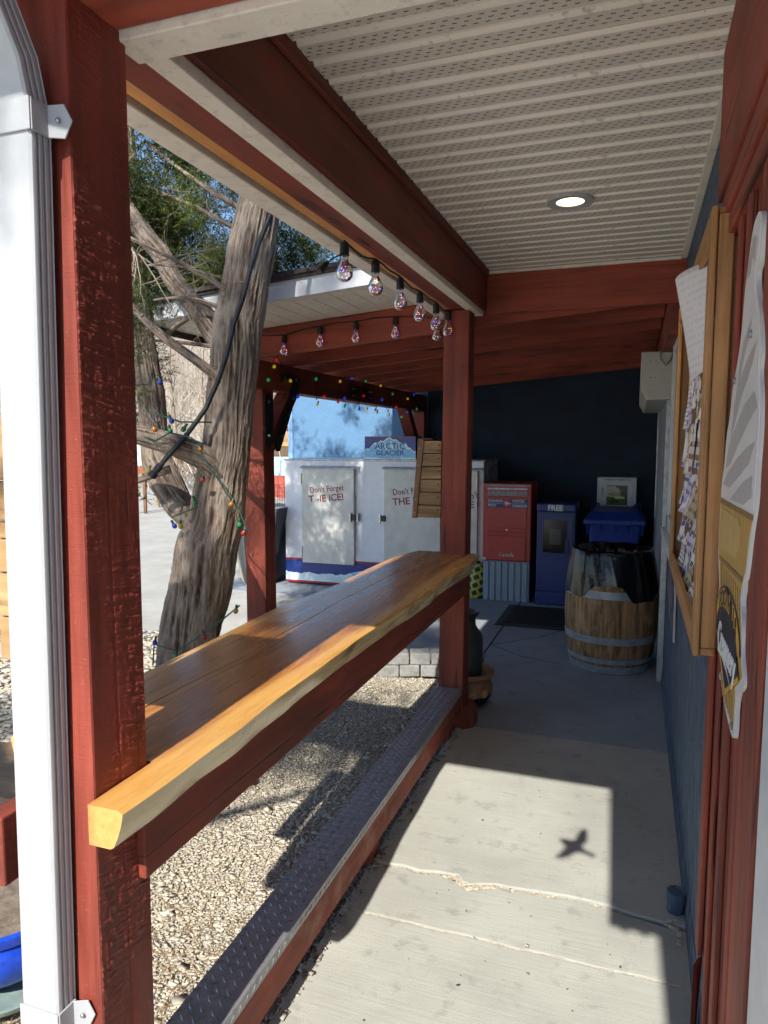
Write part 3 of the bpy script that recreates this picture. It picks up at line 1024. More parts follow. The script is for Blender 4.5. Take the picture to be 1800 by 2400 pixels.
for zc, s in ((2.232, 1), (0.612, -1)):
    xo = -0.990 if zc > 1 else -1.023
    b = MB()
    b.box(xo - 0.046, xo + 0.045, 0.9465, 0.9505, zc - 0.026, zc + 0.026)
    b.box(xo + 0.0425, xo + 0.0465, 0.950, 0.993, zc - 0.026, zc + 0.026)
    b.prism([(xo + 0.043, 0.984, zc - 0.026), (xo + 0.072, 0.994, zc - 0.028), (xo + 0.086, 0.9965, zc), (xo + 0.072, 0.994, zc + 0.028), (xo + 0.043, 0.984, zc + 0.026)], (0, 0.003, 0))
    o = b.build('strap', M['white_metal'], ds, bevel=0.002)
    MB().ball((xo + 0.064, 0.987, zc), (0.0045, 0.003, 0.0045), 10, 6).build('screw', M['galv'], o)

# ------------------------------------------------------------------ bar counter
ct = thing('bar_counter', 'long live edge cedar bar counter between the two porch posts', 'counter', (-1.08, 2.55, 0))
RE = [(0.985, -0.846), (1.15, -0.845), (1.39, -0.847), (1.55, -0.853), (1.72, -0.859), (1.85, -0.858), (1.975, -0.863), (2.15, -0.866), (2.341, -0.859), (2.6, -0.85), (2.9, -0.842), (3.2, -0.846), (3.5, -0.838), (3.76, -0.832), (3.95, -0.836), (4.06, -0.846), (4.10, -0.87)]
LE = [(0.985, -1.31), (1.637, -1.314), (2.014, -1.324), (2.468, -1.338), (2.75, -1.312), (3.004, -1.296), (3.4, -1.305), (3.752, -1.300), (3.95, -1.275), (4.10, -1.235)]


def interp(T, y):
    return float(np.interp(y, [a for a, _ in T], [c for _, c in T]))


def plank(name, xl, xr, live_r, live_l):
    rows = []
    ys = np.linspace(0.985 if live_r else 1.175, 4.10, 120)
    b = MB()
    for i, y in enumerate(ys):
        a, c = xl(y), xr(y)
        w = 0.003 * math.sin(y * 9.0) + 0.002 * math.sin(y * 23.0 + 1)
        zt, zb = 1.041, 0.964
        if live_r:
            sec = [(a, zb), (a, zt), (c - 0.010, zt), (c + 0.0, zt - 0.006), (c - 0.004 + w * 0.4, zt - 0.028), (c - 0.012 + w, zt - 0.052), (c - 0.022 + w, zb + 0.004), (c - 0.03 + w, zb)]
        elif live_l:
            sec = [(a + 0.03 + w, zb), (a + 0.012 + w, zb + 0.03), (a, zt - 0.008), (a + 0.008, zt), (c, zt), (c, zb), (c - 0.01, zb), (a + 0.06, zb)]
        b.v.extend([(x, y, z) for x, z in sec])
    k = 8
    for i in range(len(ys) - 1):
        for j in range(k):
            j2 = (j + 1) % k
            b.f.append((i * k + j, (i + 1) * k + j, (i + 1) * k + j2, i * k + j2))
    b.f.append(tuple(range(k)))
    b.f.append(tuple((len(ys) - 1) * k + j for j in range(k - 1, -1, -1)))
    return b.build(name, M['counter'], ct, smooth=28)


cr = lambda y: -1.132 + 0.006 * math.sin(y * 4.1) + 0.003 * math.sin(y * 11)
plank('plank', lambda y: (cr(y) + 0.0025) if y > 1.172 else -0.9225, lambda y: interp(RE, y) + 0.002 * math.sin(y * 7.0) + 0.001 * math.sin(y * 19), True, False)
plank('plank', lambda y: interp(LE, y), lambda y: cr(y) - 0.0025, False, True)
board('crack_filler', M['dark'], ct, -1.146, -1.118, 1.19, 4.09, 0.966, 1.026, 0)  # dark filler added under the crack so no sun slips through
board('apron', M['red_y'], ct, -0.962, -0.906, 1.118, 4.03, 0.817, 0.9635, 0.004)
board('apron', M['red_y'], ct, -1.20, -1.15, 1.0, 4.03, 0.82, 0.9635, 0.004)

# ------------------------------------------------------------------ foot rail with tread plate
fr_ = thing('foot_rail', 'red timber foot rail capped with diamond tread plate', 'foot rail', (-1.0, 2.55, 0))
board('rail_beam', wood('red_stain_worn', L(0.18, 0.034, 0.020), L(0.36, 0.085, 0.050), 'y', 0.7, 18, saw=0.3, crack=0.9, speck=0.6, patch=L(0.42, 0.24, 0.17)), fr_, -1.062, -0.932, 1.10, 4.03, 0.09, 0.243, 0.005)
for yy in (1.35, 2.55, 3.8):
    board('rail_foot', M['red_z'], fr_, -1.04, -0.955, yy, yy + 0.09, -0.03, 0.091, 0.004)
M['tread'] = plain('tread_plate_steel', L(0.32, 0.315, 0.335), 0.34, 0.15, 25, 0.08, 160, dirt=0.3, Metallic=0.5)
tp = MB()
tp.box(-1.066, -0.926, 1.152, 3.992, 0.2432, 0.2475)
tp.box(-0.9310, -0.9265, 1.152, 3.992, 0.2120, 0.2470)
plate = tp.build('tread_plate', M['tread'], fr_, bevel=0.0015)
b = MB()
pit = 0.036
rows = int(2.82 / pit)
for i in range(rows):
    for j in range(4):
        for s in (0, 1):
            y = 1.165 + (i + 0.5 * s) * pit
            x = -1.056 + (j + 0.5 * s) * 0.034
            if x > -0.939 or y > 3.985: continue
            a = R(45) if (s + 0) % 2 == 0 else R(-45)
            d = Vector((math.cos(a), math.sin(a), 0)) * 0.0150
            w = Vector((-math.sin(a), math.cos(a), 0)) * 0.0042
            c = Vector((x, y, 0.2474))
            up = Vector((0, 0, 0.0028))
            b.add([c - d, c + w, c + d, c - w, c - d * 0.45 + up, c + d * 0.45 + up], [(0, 3, 5, 4), (0, 4, 1), (4, 5, 2, 1), (5, 3, 2)])
for i in range(rows):
    for s in (0, 1):
        y = 1.165 + (i + 0.5 * s) * pit
        a = R(45) if s == 0 else R(-45)
        d = Vector((0, math.cos(a), math.sin(a))) * 0.0105
        w = Vector((0, -math.sin(a), math.cos(a))) * 0.003
        c = Vector((-0.9265, y, 0.229))
        up = Vector((0.002, 0, 0))
        b.add([c - d, c - w, c + d, c + w, c - d * 0.45 + up, c + d * 0.45 + up], [(0, 1, 5, 4), (1, 2, 5), (2, 3, 4, 5), (3, 0, 4)])
o = b.build('tread_lozenges', M['tread'], plate)
o["kind"] = 'stuff'

# ------------------------------------------------------------------ rear canopy
cn = thing('rear_canopy', 'sloping red rafter canopy beyond the porch, over the ice freezer', 'canopy', (-2.53, 6.4, 0))
RZ = lambda x: 2.474 + 0.083 * x


def slope_board(name, mat, parent, x0, x1, y0, y1, f0, f1, bevel=0.004):
    b = MB()
    b.add([(x0, y0, f0(x0)), (x1, y0, f0(x1)), (x1, y1, f0(x1)), (x0, y1, f0(x0)), (x0, y0, f1(x0)), (x1, y0, f1(x1)), (x1, y1, f1(x1)), (x0, y1, f1(x0))],
          [(0, 3, 2, 1), (4, 5, 6, 7), (0, 1, 5, 4), (1, 2, 6, 5), (2, 3, 7, 6), (3, 0, 4, 7)])
    return b.build(name, mat, parent, bevel=bevel)


for i in range(9):
    y = 4.372 + i * 0.524
    slope_board('rafter', M['red_x'], cn, -2.80, 0.14 if i else -0.60 + 0.82, y, y + 0.042, RZ, lambda x: RZ(x) + 0.188)
slope_board('roof_deck', M['red_x'], cn, -2.84, XW, 4.36, 8.545, lambda x: RZ(x) + 0.1885, lambda x: RZ(x) + 0.215, 0)
slope_board('shingles', M['roof'], cn, -2.90, -1.185, 3.66, 4.362, lambda x: RZ(x) + 0.305, lambda x: RZ(x) + 0.33, 0)
slope_board('shingles', M['roof'], cn, -2.90, XW, 4.43, 8.545, lambda x: RZ(x) + 0.305, lambda x: RZ(x) + 0.33, 0)
slope_board('fascia', M['white_fascia'], cn, -2.88, -1.18, 3.69, 3.715, lambda x: RZ(x) + 0.186, lambda x: RZ(x) + 0.303)
slope_board('shingle_edge', M['roof'], cn, -2.90, -1.18, 3.672, 3.6895, lambda x: RZ(x) + 0.285, lambda x: RZ(x) + 0.312)
board('side_fascia', plain('brown_fascia', L(0.045, 0.028, 0.022), 0.6), cn, -2.90, -2.882, 3.69, 8.54, 2.385, 2.53, 0.003)
for i in range(14):
    x0 = -2.88 + i * 0.122
    if x0 > -1.2: break
    slope_board('soffit_plank', M['white_trim'], cn, x0 + 0.0015, x0 + 0.1205, 3.716, 4.371, lambda x: RZ(x) + 0.190, lambda x: RZ(x) + 0.205, 0.003)
board('beam', M['red_y'], cn, -2.605, -2.462, 4.30, 8.545, 2.068, 2.262, 0.005)
board('ledger', M['red_y'], cn, 0.142, XW, 4.36, 5.24, 2.30, 2.49, 0.005)
board('ledger', M['red_y'], cn, 0.142, XW, 5.24, 8.5, 2.315, 2.49, 0.005)
post('post', cn, -2.625, -2.465, 4.430, 4.590, 0.0, 2.067, M['red_z'])
board('wall_post', M['red_z'], cn, -2.605, -2.462, 8.43, 8.545, 0.0, 2.066, 0.005)
# wall brace
MB().prism([(-2.60, 7.78, 2.067), (-2.60, 7.93, 2.067), (-2.60, 8.43, 1.54), (-2.60, 8.43, 1.38)], (0.13, 0, 0)).build('brace', M['red_y'], cn, bevel=0.004)
# near knee brace with black plates
MB().prism([(-2.60, 4.592, 1.60), (-2.60, 4.592, 1.76), (-2.60, 4.88, 2.067), (-2.60, 5.03, 2.067)], (0.12, 0, 0)).build('brace', M['red_y'], cn, bevel=0.004)
pl = MB()
px = -2.4615
pl.prism([(px, 4.70, 2.20), (px, 4.98, 2.20), (px, 4.98, 2.13), (px, 4.70, 2.13)], (0.005, 0, 0))
bp = pl.build('bracket_plate', M['black_metal'], cn)
bq = MB().prism([(px, 4.91, 2.19), (px, 5.03, 2.19), (px, 4.66, 1.63), (px, 4.60, 1.63), (px, 4.60, 1.70)], (0.006, 0, 0)).build('bracket_plate', M['black_metal'], cn)
br = MB().prism([(px - 0.001, 4.445, 2.02), (px - 0.001, 4.52, 2.05), (px - 0.001, 4.56, 2.0), (px - 0.001, 4.56, 1.70), (px - 0.001, 4.50, 1.64), (px - 0.001, 4.445, 1.70)], (0.005, 0, 0)).build('bracket_plate', M['black_metal'], cn)
bs = MB().prism([(px, 6.02, 2.215), (px, 6.62, 2.215), (px, 6.62, 2.085), (px, 6.02, 2.085)], (0.005, 0, 0)).build('bracket_plate', M['black_metal'], cn)
for par, pts in ((bp, [(4.74, 2.165), (4.93, 2.165)]), (bq, [(4.88, 2.02), (4.80, 1.90), (4.69, 1.74)]), (br, [(4.50, 1.98), (4.50, 1.74)]), (bs, [(6.08, 2.18), (6.08, 2.12), (6.13, 2.18), (6.13, 2.12), (6.52, 2.18), (6.52, 2.12), (6.57, 2.18), (6.57, 2.12)])):
    for y, z in pts:
        MB().tube([(px + 0.004, y, z), (px + 0.014, y, z)], 0.011, 6).build('bolt', M['bolt'], par)

# ------------------------------------------------------------------ juniper tree
def vnoise(u, v, pu, seed):
    rg = np.random.default_rng(seed)
    tab = rg.random((pu, 512))
    iu, iv = np.floor(u).astype(int), np.floor(v).astype(int)
    fu, fv = u - iu, v - iv
    fu, fv = fu * fu * (3 - 2 * fu), fv * fv * (3 - 2 * fv)
    a, b_ = tab[iu % pu, iv % 512], tab[(iu + 1) % pu, iv % 512]
    c, d = tab[iu % pu, (iv + 1) % 512], tab[(iu + 1) % pu, (iv + 1) % 512]
    return (a * (1 - fu) + b_ * fu) * (1 - fv) + (c * (1 - fu) + d * fu) * fv


def limb(name, pts, parent, amp=0.016, seg=64, step=0.018, twist=0.5, seed=1, flare=0.0):
    P = np.array([p[:3] for p in pts])
    rr = np.array([p[3] for p in pts])
    d = np.concatenate([[0], np.cumsum(np.linalg.norm(np.diff(P, axis=0), axis=1))])
    n = max(6, int(d[-1] / step))
    s = np.linspace(0, d[-1], n)
    Q = np.stack([np.interp(s, d, P[:, i]) for i in range(3)], 1)
    r = np.interp(s, d, rr)
    for _ in range(6):
        Q[1:-1] = (Q[:-2] + 2 * Q[1:-1] + Q[2:]) / 4
        r[1:-1] = (r[:-2] + 2 * r[1:-1] + r[2:]) / 4
    T = np.gradient(Q, axis=0)
    T /= np.linalg.norm(T, axis=1)[:, None]
    U = np.zeros_like(Q)
    u = np.cross(T[0], [0.3, 1, 0.1])
    for i in range(n):
        u = u - T[i] * (u @ T[i])
        u /= np.linalg.norm(u)
        U[i] = u
    W = np.cross(T, U)
    th = np.linspace(0, 2 * np.pi, seg, endpoint=False)
    TH, SS = np.meshgrid(th, s)
    un = TH / (2 * np.pi)
    tw = twist * SS
    w1 = vnoise(un * 5 + tw * 0.7, SS * 2.2, 5, seed)
    un2 = (un + 0.016 * np.sin(SS * 5 + seed) + tw * 0.10 + 0.02 * (vnoise(un * 5, SS * 3, 5, seed + 8) - 0.5))
    a = 1 - np.abs(2 * vnoise(un2 * 44, SS * 5.0, 44, seed + 1) - 1)
    c = 1 - np.abs(2 * vnoise(un2 * 96, SS * 16.0, 96, seed + 2) - 1)
    fine = vnoise(un * 64, SS * 60, 64, seed + 3)
    h = 0.62 * a + 0.30 * c + 0.08 * fine
    lump = vnoise(un * 3, SS * 1.6, 3, seed + 5) - 0.5
    Rr = r[:, None] * (1 + 0.22 * lump + 0.10 * (w1 - 0.5)) + amp * (h - 0.5) * np.clip(r[:, None] / 0.09, 0.35, 1.3)
    if flare:
        Rr *= 1 + flare * np.exp(-SS / 0.18)
    V = Q[:, None, :] + Rr[..., None] * (np.cos(TH)[..., None] * U[:, None, :] + np.sin(TH)[..., None] * W[:, None, :])
    V = V.reshape(-1, 3)
    fs = []
    for i in range(n - 1):
        for k in range(seg):
            k2 = (k + 1) % seg
            fs.append((i * seg + k, i * seg + k2, (i + 1) * seg + k2, (i + 1) * seg + k))
    fs.append(tuple((n - 1) * seg + k for k in range(seg)))
    me = bpy.data.meshes.new(name)
    me.from_pydata(V.tolist(), [], fs)
    at = me.attributes.new("h", 'FLOAT', 'POINT')
    at.data.foreach_set("value", h.ravel().astype(np.float32))
    return link(name, me, M['bark'], parent, smooth=180)


MAIN = [(-2.40, 3.24, -0.08, 0.24), (-2.363, 3.25, 0.05, 0.19), (-2.34, 3.265, 0.309, 0.165), (-2.338, 3.279, 0.508, 0.158), (-2.309, 3.294, 0.69, 0.160), (-2.246, 3.309, 0.911, 0.160), (-2.208, 3.324, 1.125, 0.160),
        (-2.154, 3.338, 1.27, 0.146), (-2.125, 3.353, 1.48, 0.134), (-2.092, 3.368, 1.684, 0.126), (-2.082, 3.382, 1.893, 0.12), (-2.055, 3.397, 2.099, 0.124), (-2.035, 3.412, 2.305, 0.126),
        (-1.992, 3.426, 2.506, 0.116), (-1.958, 3.441, 2.701, 0.120), (-1.924, 3.456, 2.901, 0.111), (-1.904, 3.471, 3.037, 0.104), (-1.873, 3.485, 3.232, 0.09), (-1.844, 3.5, 3.448, 0.078), (-1.80, 3.5, 4.2, 0.06), (-1.82, 3.5, 5.0, 0.03)]
SECOND = [(-2.22, 3.40, 1.12, 0.075), (-2.301, 3.4, 1.209, 0.076), (-2.4, 3.425, 1.288, 0.08), (-2.488, 3.45, 1.345, 0.081), (-2.582, 3.475, 1.465, 0.09), (-2.656, 3.5, 1.57, 0.083), (-2.688, 3.525, 1.713, 0.075), (-2.714, 3.55, 1.836, 0.072),
          (-2.743, 3.575, 1.989, 0.076), (-2.779, 3.6, 2.105, 0.069), (-2.822, 3.625, 2.301, 0.064), (-2.865, 3.65, 2.56, 0.059), (-2.896, 3.675, 2.818, 0.052), (-2.928, 3.7, 3.128, 0.044), (-3.0, 3.75, 3.9, 0.03)]
LIMB = [(-2.08, 3.36, 1.40, 0.06), (-2.10, 3.32, 1.52, 0.07), (-2.15, 3.22, 1.62, 0.066), (-2.25, 3.10, 1.685, 0.056), (-2.393, 3.022, 1.732, 0.048), (-2.60, 2.95, 1.775, 0.04), (-2.9, 2.8, 1.9, 0.03)]
UL = [(-2.06, 3.42, 2.16, 0.062), (-2.135, 3.4, 2.24, 0.066), (-2.202, 3.411, 2.313, 0.062), (-2.288, 3.422, 2.423, 0.056), (-2.408, 3.433, 2.522, 0.052), (-2.484, 3.444, 2.613, 0.050), (-2.547, 3.456, 2.737, 0.053), (-2.647, 3.467, 2.837, 0.052), (-2.739, 3.478, 2.947, 0.05), (-2.877, 3.489, 3.13, 0.045), (-3.05, 3.5, 3.36, 0.035)]
LL = [(-2.04, 3.34, 2.0, 0.034), (-2.124, 3.28, 2.063, 0.027), (-2.234, 3.26, 2.145, 0.024), (-2.403, 3.24, 2.256, 0.023), (-2.523, 3.22, 2.369, 0.021), (-2.62, 3.2, 2.47, 0.016)]
tree = thing('juniper_tree', 'twisted shaggy barked juniper with forked trunk by the counter', 'tree', (-2.36, 3.25, 0))
limb('trunk', MAIN, tree, 0.019, 240, 0.012, 0.5, 1, 0.25)
limb('trunk_fork', SECOND, tree, 0.018, 130, 0.014, 0.9, 21)
limb('limb', LIMB, tree, 0.016, 100, 0.014, 1.5, 31)
limb('limb', UL, tree, 0.014, 100, 0.014, 0.8, 41)
limb('limb', LL, tree, 0.008, 24, 0.02, 0.8, 51)
SMALL = [[(-2.36, 3.5, 2.417, 0.016), (-2.55, 3.63, 2.40, 0.016), (-2.78, 3.8, 2.366, 0.015)],
         [(-2.10, 3.35, 2.20, 0.012), (-2.394, 3.35, 2.244, 0.009), (-2.545, 3.35, 2.257, 0.007)],
         [(-2.0, 3.48, 2.80, 0.016), (-2.39, 3.6, 3.019, 0.012), (-2.795, 3.7, 3.21, 0.01), (-3.033, 3.8, 3.323, 0.008)],
         [(-1.98, 3.48, 2.90, 0.016), (-2.383, 3.633, 3.155, 0.012), (-2.692, 3.767, 3.367, 0.01), (-2.973, 3.9, 3.58, 0.008)],
         [(-1.99, 3.36, 2.455, 0.016), (-2.24, 3.2, 2.616, 0.012), (-2.453, 3.1, 2.724, 0.01), (-2.7, 3.0, 2.86, 0.007)],
         [(-2.02, 3.38, 2.36, 0.014), (-2.15, 3.30, 2.43, 0.012), (-2.27, 3.25, 2.46, 0.009), (-2.42, 3.2, 2.44, 0.006)],
         [(-2.342, 3.2, 1.553, 0.023), (-2.372, 3.167, 1.542, 0.02), (-2.498, 3.133, 1.494, 0.016), (-2.60, 3.1, 1.45, 0.009)],
         [(-1.93, 3.5, 2.95, 0.02), (-1.80, 3.8, 3.10, 0.014), (-1.9, 4.2, 3.20, 0.01)],
         [(-1.90, 3.5, 3.2, 0.03), (-2.3, 3.6, 3.7, 0.025), (-2.8, 3.8, 4.2, 0.02), (-3.2, 4.0, 4.6, 0.012)],
         [(-2.9, 3.7, 3.0, 0.03), (-3.2, 3.9, 3.4, 0.025), (-3.6, 4.2, 3.8, 0.012)],
         [(-1.85, 3.5, 3.4, 0.03), (-1.7, 3.9, 3.9, 0.02), (-1.6, 4.3, 4.4, 0.012)]]
for i, s in enumerate(SMALL):
    limb('branch', s, tree, 0.004, 10, 0.03, 0.5, 60 + i)

# pale bare twigs
rg = np.random.default_rng(77)
b = MB()


def twig(p, d, l_, r, depth):
    pts = [Vector(p)]
    dd = Vector(d).normalized()
    bend = Vector(rg.normal(0, 0.13, 3))
    for k in range(8):
        dd = (dd + bend + Vector(rg.normal(0, 0.10, 3))).normalized()
        pts.append(pts[-1] + dd * l_ / 8)
    b.tube(pts, [r * (1 - 0.1 * k) for k in range(9)], 4, False)
    if depth > 0:
        for k in (2, 4, 6, 8):
            if rg.random() < 0.6:
                twig(pts[k], dd + Vector(rg.normal(0, 0.8, 3)), l_ * rg.uniform(0.35, 0.65), r * 0.6, depth - 1)


for i in range(26):
    src = SMALL[rg.integers(2, 6)] if i % 3 else [UL[int(rg.integers(4, 10))]] * 2
    a = Vector(src[0][:3]).lerp(Vector(src[-1][:3]), rg.uniform(0.15, 1))
    twig(a, (rg.normal(-0.3, 0.7), rg.normal(-0.2, 0.6), rg.normal(-0.1, 0.7)), rg.uniform(0.18, 0.5), rg.uniform(0.0016, 0.0034), 2)
for a, d in (((-2.50, 3.15, 2.70), (0.5, -0.1, -0.5)), ((-2.62, 3.3, 2.75), (0.4, -0.2, -0.7)), ((-2.45, 3.2, 2.62), (0.6, -0.1, 0.1)), ((-2.7, 3.1, 2.55), (0.2, 0, -0.9))):
    for k in range(3):
        twig(a, (d[0] + rg.normal(0, .2), d[1], d[2] + rg.normal(0, .2)), 0.5, 0.004, 2)
o = b.build('bare_twigs', M['twig'], tree, smooth=60)
o["kind"] = 'stuff'


def sprays(name, clumps, parent, seed, fine=True):
    rg = np.random.default_rng(seed)
    A = np.array([c[:7] for c in clumps], float)
    T = np.array([c[7] for c in clumps], float)
    cnt = A[:, 6].astype(int)
    idx = np.repeat(np.arange(len(A)), cnt)
    n = len(idx)
    u = rg.normal(0, 1, (n, 3))
    u /= np.linalg.norm(u, axis=1)[:, None]
    base = A[idx, :3] + u * A[idx, 3:6] * np.sqrt(rg.random(n))[:, None]
    ax = u + rg.normal(0, 0.7, (n, 3)) + np.array([0, 0, 0.25])
    ax /= np.linalg.norm(ax, axis=1)[:, None]
    l_ = rg.uniform(0.05, 0.13, n)
    t = np.clip(rg.normal(T[idx], 0.28), 0, 1)[:, None]
    col = ((1 - t) * np.array([0.020, 0.044, 0.016]) + t * np.array([0.19, 0.225, 0.035])) * rg.uniform(0.7, 1.2, (n, 1))
    m = 18 if fine else 9
    sz = 0.52 if fine else 1.0
    f = np.tile(np.arange(m) / m, n)
    k = np.repeat(np.arange(n), m)
    p0 = base[k] + ax[k] * (l_[k] * f)[:, None]
    dd = ax[k] * 0.7 + rg.normal(0, 0.55, (n * m, 3))
    dd /= np.linalg.norm(dd, axis=1)[:, None]
    ln = (rg.uniform(0.022, 0.050, n * m) * sz * (1.1 - 0.5 * f))[:, None]
    w = np.cross(dd, rg.normal(0, 1, (n * m, 3)))
    w *= (rg.uniform(0.0028, 0.0052, n * m) * (0.42 if fine else 1.0) / np.linalg.norm(w, axis=1))[:, None]
    V = np.stack([p0 - w * 0.6, p0 + dd * ln * 0.55 - w, p0 + dd * ln, p0 + dd * ln * 0.55 + w, p0 + w * 0.6], 1).reshape(-1, 3)
    N = n * m
    me = bpy.data.meshes.new(name)
    me.vertices.add(N * 5)
    me.vertices.foreach_set("co", V.ravel().astype(np.float32))
    me.loops.add(N * 5)
    me.loops.foreach_set("vertex_index", np.arange(N * 5, dtype=np.int32))
    me.polygons.add(N)
    me.polygons.foreach_set("loop_start", np.arange(0, N * 5, 5, dtype=np.int32))
    me.polygons.foreach_set("loop_total", np.full(N, 5, np.int32))
    me.update()
    C = np.concatenate([np.repeat(col[k], 5, 0), np.ones((N * 5, 1))], 1).astype(np.float32)
    me.attributes.new("col", 'FLOAT_COLOR', 'POINT').data.foreach_set("color", C.ravel())
    o = link(name, me, M['needle'], parent)
    o["kind"] = 'stuff'
    print(name, 'sprigs', N)
    return o


CL = []
rgc = np.random.default_rng(4)
# visible crown behind and left of the trunk: uneven clumps with gaps
for (c, spread, n, num, tone, rad) in [((-3.0, 4.2, 3.05), (0.50, 0.4, 0.25), 16, 100, 0.30, 0.15), ((-2.75, 4.3, 2.80), (0.45, 0.3, 0.20), 24, 120, 0.42, 0.15), ((-3.05, 3.7, 2.75), (0.3, 0.3, 0.35), 22, 120, 0.12, 0.17),
                                       ((-2.25, 4.4, 2.98), (0.22, 0.25, 0.22), 12, 110, 0.30, 0.13), ((-2.95, 3.6, 2.25), (0.22, 0.15, 0.20), 11, 120, 0.35, 0.12), ((-3.05, 4.2, 3.95), (0.6, 0.6, 0.2), 12, 80, 0.3, 0.16),
                                       ((-3.5, 4.0, 3.7), (0.6, 0.7, 0.5), 40, 110, 0.3, 0.20), ((-2.55, 3.55, 3.75), (0.35, 0.4, 0.30), 10, 80, 0.25, 0.15),
                                       ((-3.35, 4.1, 4.7), (0.55, 0.6, 0.5), 40, 115, 0.3, 0.22), ((-2.6, 3.9, 5.2), (0.6, 0.5, 0.6), 40, 110, 0.3, 0.22), ((-2.0, 3.7, 4.7), (0.5, 0.4, 0.6), 24, 100, 0.3, 0.2),
                                       ((-2.5, 4.0, 4.2), (0.5, 0.5, 0.4), 20, 100, 0.3, 0.2), ((-4.3, 4.0, 3.6), (0.5, 0.7, 0.6), 26, 110, 0.3, 0.2)]:
    for i in range(n):
        p = np.array(c) + rgc.normal(0, 0.55, 3) * np.array(spread) * 1.25
        r_ = rad * rgc.uniform(0.6, 1.3)
        CL.append((p[0], p[1], p[2], r_, r_, r_ * 0.8, int(num * rgc.uniform(0.6, 1.1)), tone))
for (c, spread, n, num, tone, rad) in [((-2.75, 3.85, 2.98), (0.35, 0.25, 0.30), 20, 100, 0.75, 0.12), ((-2.50, 3.75, 2.75), (0.25, 0.15, 0.22), 12, 90, 0.8, 0.10), ((-2.95, 3.45, 3.05), (0.25, 0.2, 0.3), 14, 100, 0.3, 0.12), ((-2.62, 4.1, 3.15), (0.4, 0.3, 0.2), 6, 70, 0.7, 0.10), ((-3.05, 4.0, 3.25), (0.4, 0.4, 0.3), 18, 120, 0.12, 0.15), ((-2.75, 4.05, 2.72), (0.3, 0.3, 0.15), 12, 120, 0.2, 0.13), ((-3.1, 3.8, 2.9), (0.25, 0.3, 0.3), 12, 120, 0.1, 0.14)]:
    for i in range(n):
        p = np.array(c) + rgc.normal(0, 0.6, 3) * np.array(spread)
        r_ = rad * rgc.uniform(0.6, 1.3)
        CL.append((p[0], p[1], p[2], r_, r_, r_ * 0.8, int(num * rgc.uniform(0.5, 1.0)), tone))
# single small sprays near the eye
for (c, n, tone, r_) in [((-2.42, 3.25, 2.34), 40, 0.05, 0.10), ((-2.55, 3.3, 2.50), 50, 0.5, 0.09), ((-2.52, 3.2, 2.42), 40, 0.1, 0.09), ((-2.62, 3.2, 2.15), 55, 0.2, 0.10), ((-2.58, 3.2, 2.0), 30, 0.6, 0.07), ((-2.50, 3.1, 1.40), 12, 0.2, 0.06)]:
    CL.append((*c, r_, r_, r_ * 0.9, n, tone))
lowc = [c for c in CL if c[2] < 3.45]
hic = [c for c in CL if c[2] >= 3.45]
sprays('crown', lowc, tree, 8)
sprays('upper_crown', hic, tree, 28, False)

# a second juniper behind the viewpoint; it throws the leaf shadows on gravel and spout
t2 = thing('roadside_juniper', 'juniper standing behind the viewer, casting leaf shadows on the gravel', 'tree', (-2.6, -3.6, 0))
limb('trunk', [(-2.6, -3.6, -0.1, 0.2), (-2.5, -3.5, 1.5, 0.14), (-2.3, -3.3, 3.2, 0.12), (-2.0, -3.1, 5.0, 0.09), (-1.95, -3.0, 6.4, 0.06), (-2.1, -3.0, 8.4, 0.03)], t2, 0.02, 32, 0.06, 0.5, 91)
limb('branch', [(-2.05, -3.1, 4.6, 0.05), (-1.6, -3.0, 5.0, 0.04), (-1.2, -2.9, 5.3, 0.02)], t2, 0.004, 10, 0.05, 0.5, 92)
limb('branch', [(-2.1, -3.1, 4.9, 0.05), (-2.8, -3.0, 5.3, 0.04), (-3.3, -2.9, 5.6, 0.02)], t2, 0.004, 10, 0.05, 0.5, 93)
CL = []
for i in range(64):
    p = np.array((-1.75, -3.0, 5.85)) + rgc.normal(0, 0.5, 3) * np.array((0.62, 0.4, 0.50))
    p[0] = min(p[0], -1.26)
    r_ = rgc.uniform(0.10, 0.24)
    CL.append((p[0], p[1], p[2], r_, r_, r_, int(rgc.uniform(40, 90)), 0.3))
for i in range(34):
    p = np.array((-3.3, -3.0, 5.2)) + rgc.normal(0, 0.5, 3) * np.array((0.7, 0.5, 0.9))
    CL.append((p[0], p[1], p[2], 0.2, 0.2, 0.2, 60, 0.3))
for i in range(10):
    p = np.array((-1.04, -3.0, 5.74)) + rgc.normal(0, 0.5, 3) * np.array((0.16, 0.3, 0.16))
    CL.append((p[0], p[1], p[2], 0.09, 0.09, 0.10, 26, 0.3))
for i in range(46):
    p = np.array((-2.25, -3.0, 7.4)) + rgc.normal(0, 0.5, 3) * np.array((0.75, 0.5, 1.2))
    p[0] = min(p[0], -1.62)
    r_ = rgc.uniform(0.10, 0.22)
    CL.append((p[0], p[1], p[2], r_, r_, r_, int(rgc.uniform(30, 70)), 0.3))
for i in range(34):
    p = np.array((-1.5, -3.0, 8.1)) + rgc.uniform(-1, 1, 3) * np.array((0.55, 0.3, 0.75))
    r_ = rgc.uniform(0.12, 0.22)
    CL.append((p[0], p[1], p[2], r_, r_, r_, int(rgc.uniform(60, 110)), 0.3))
sprays('crown', CL, t2, 18, False)

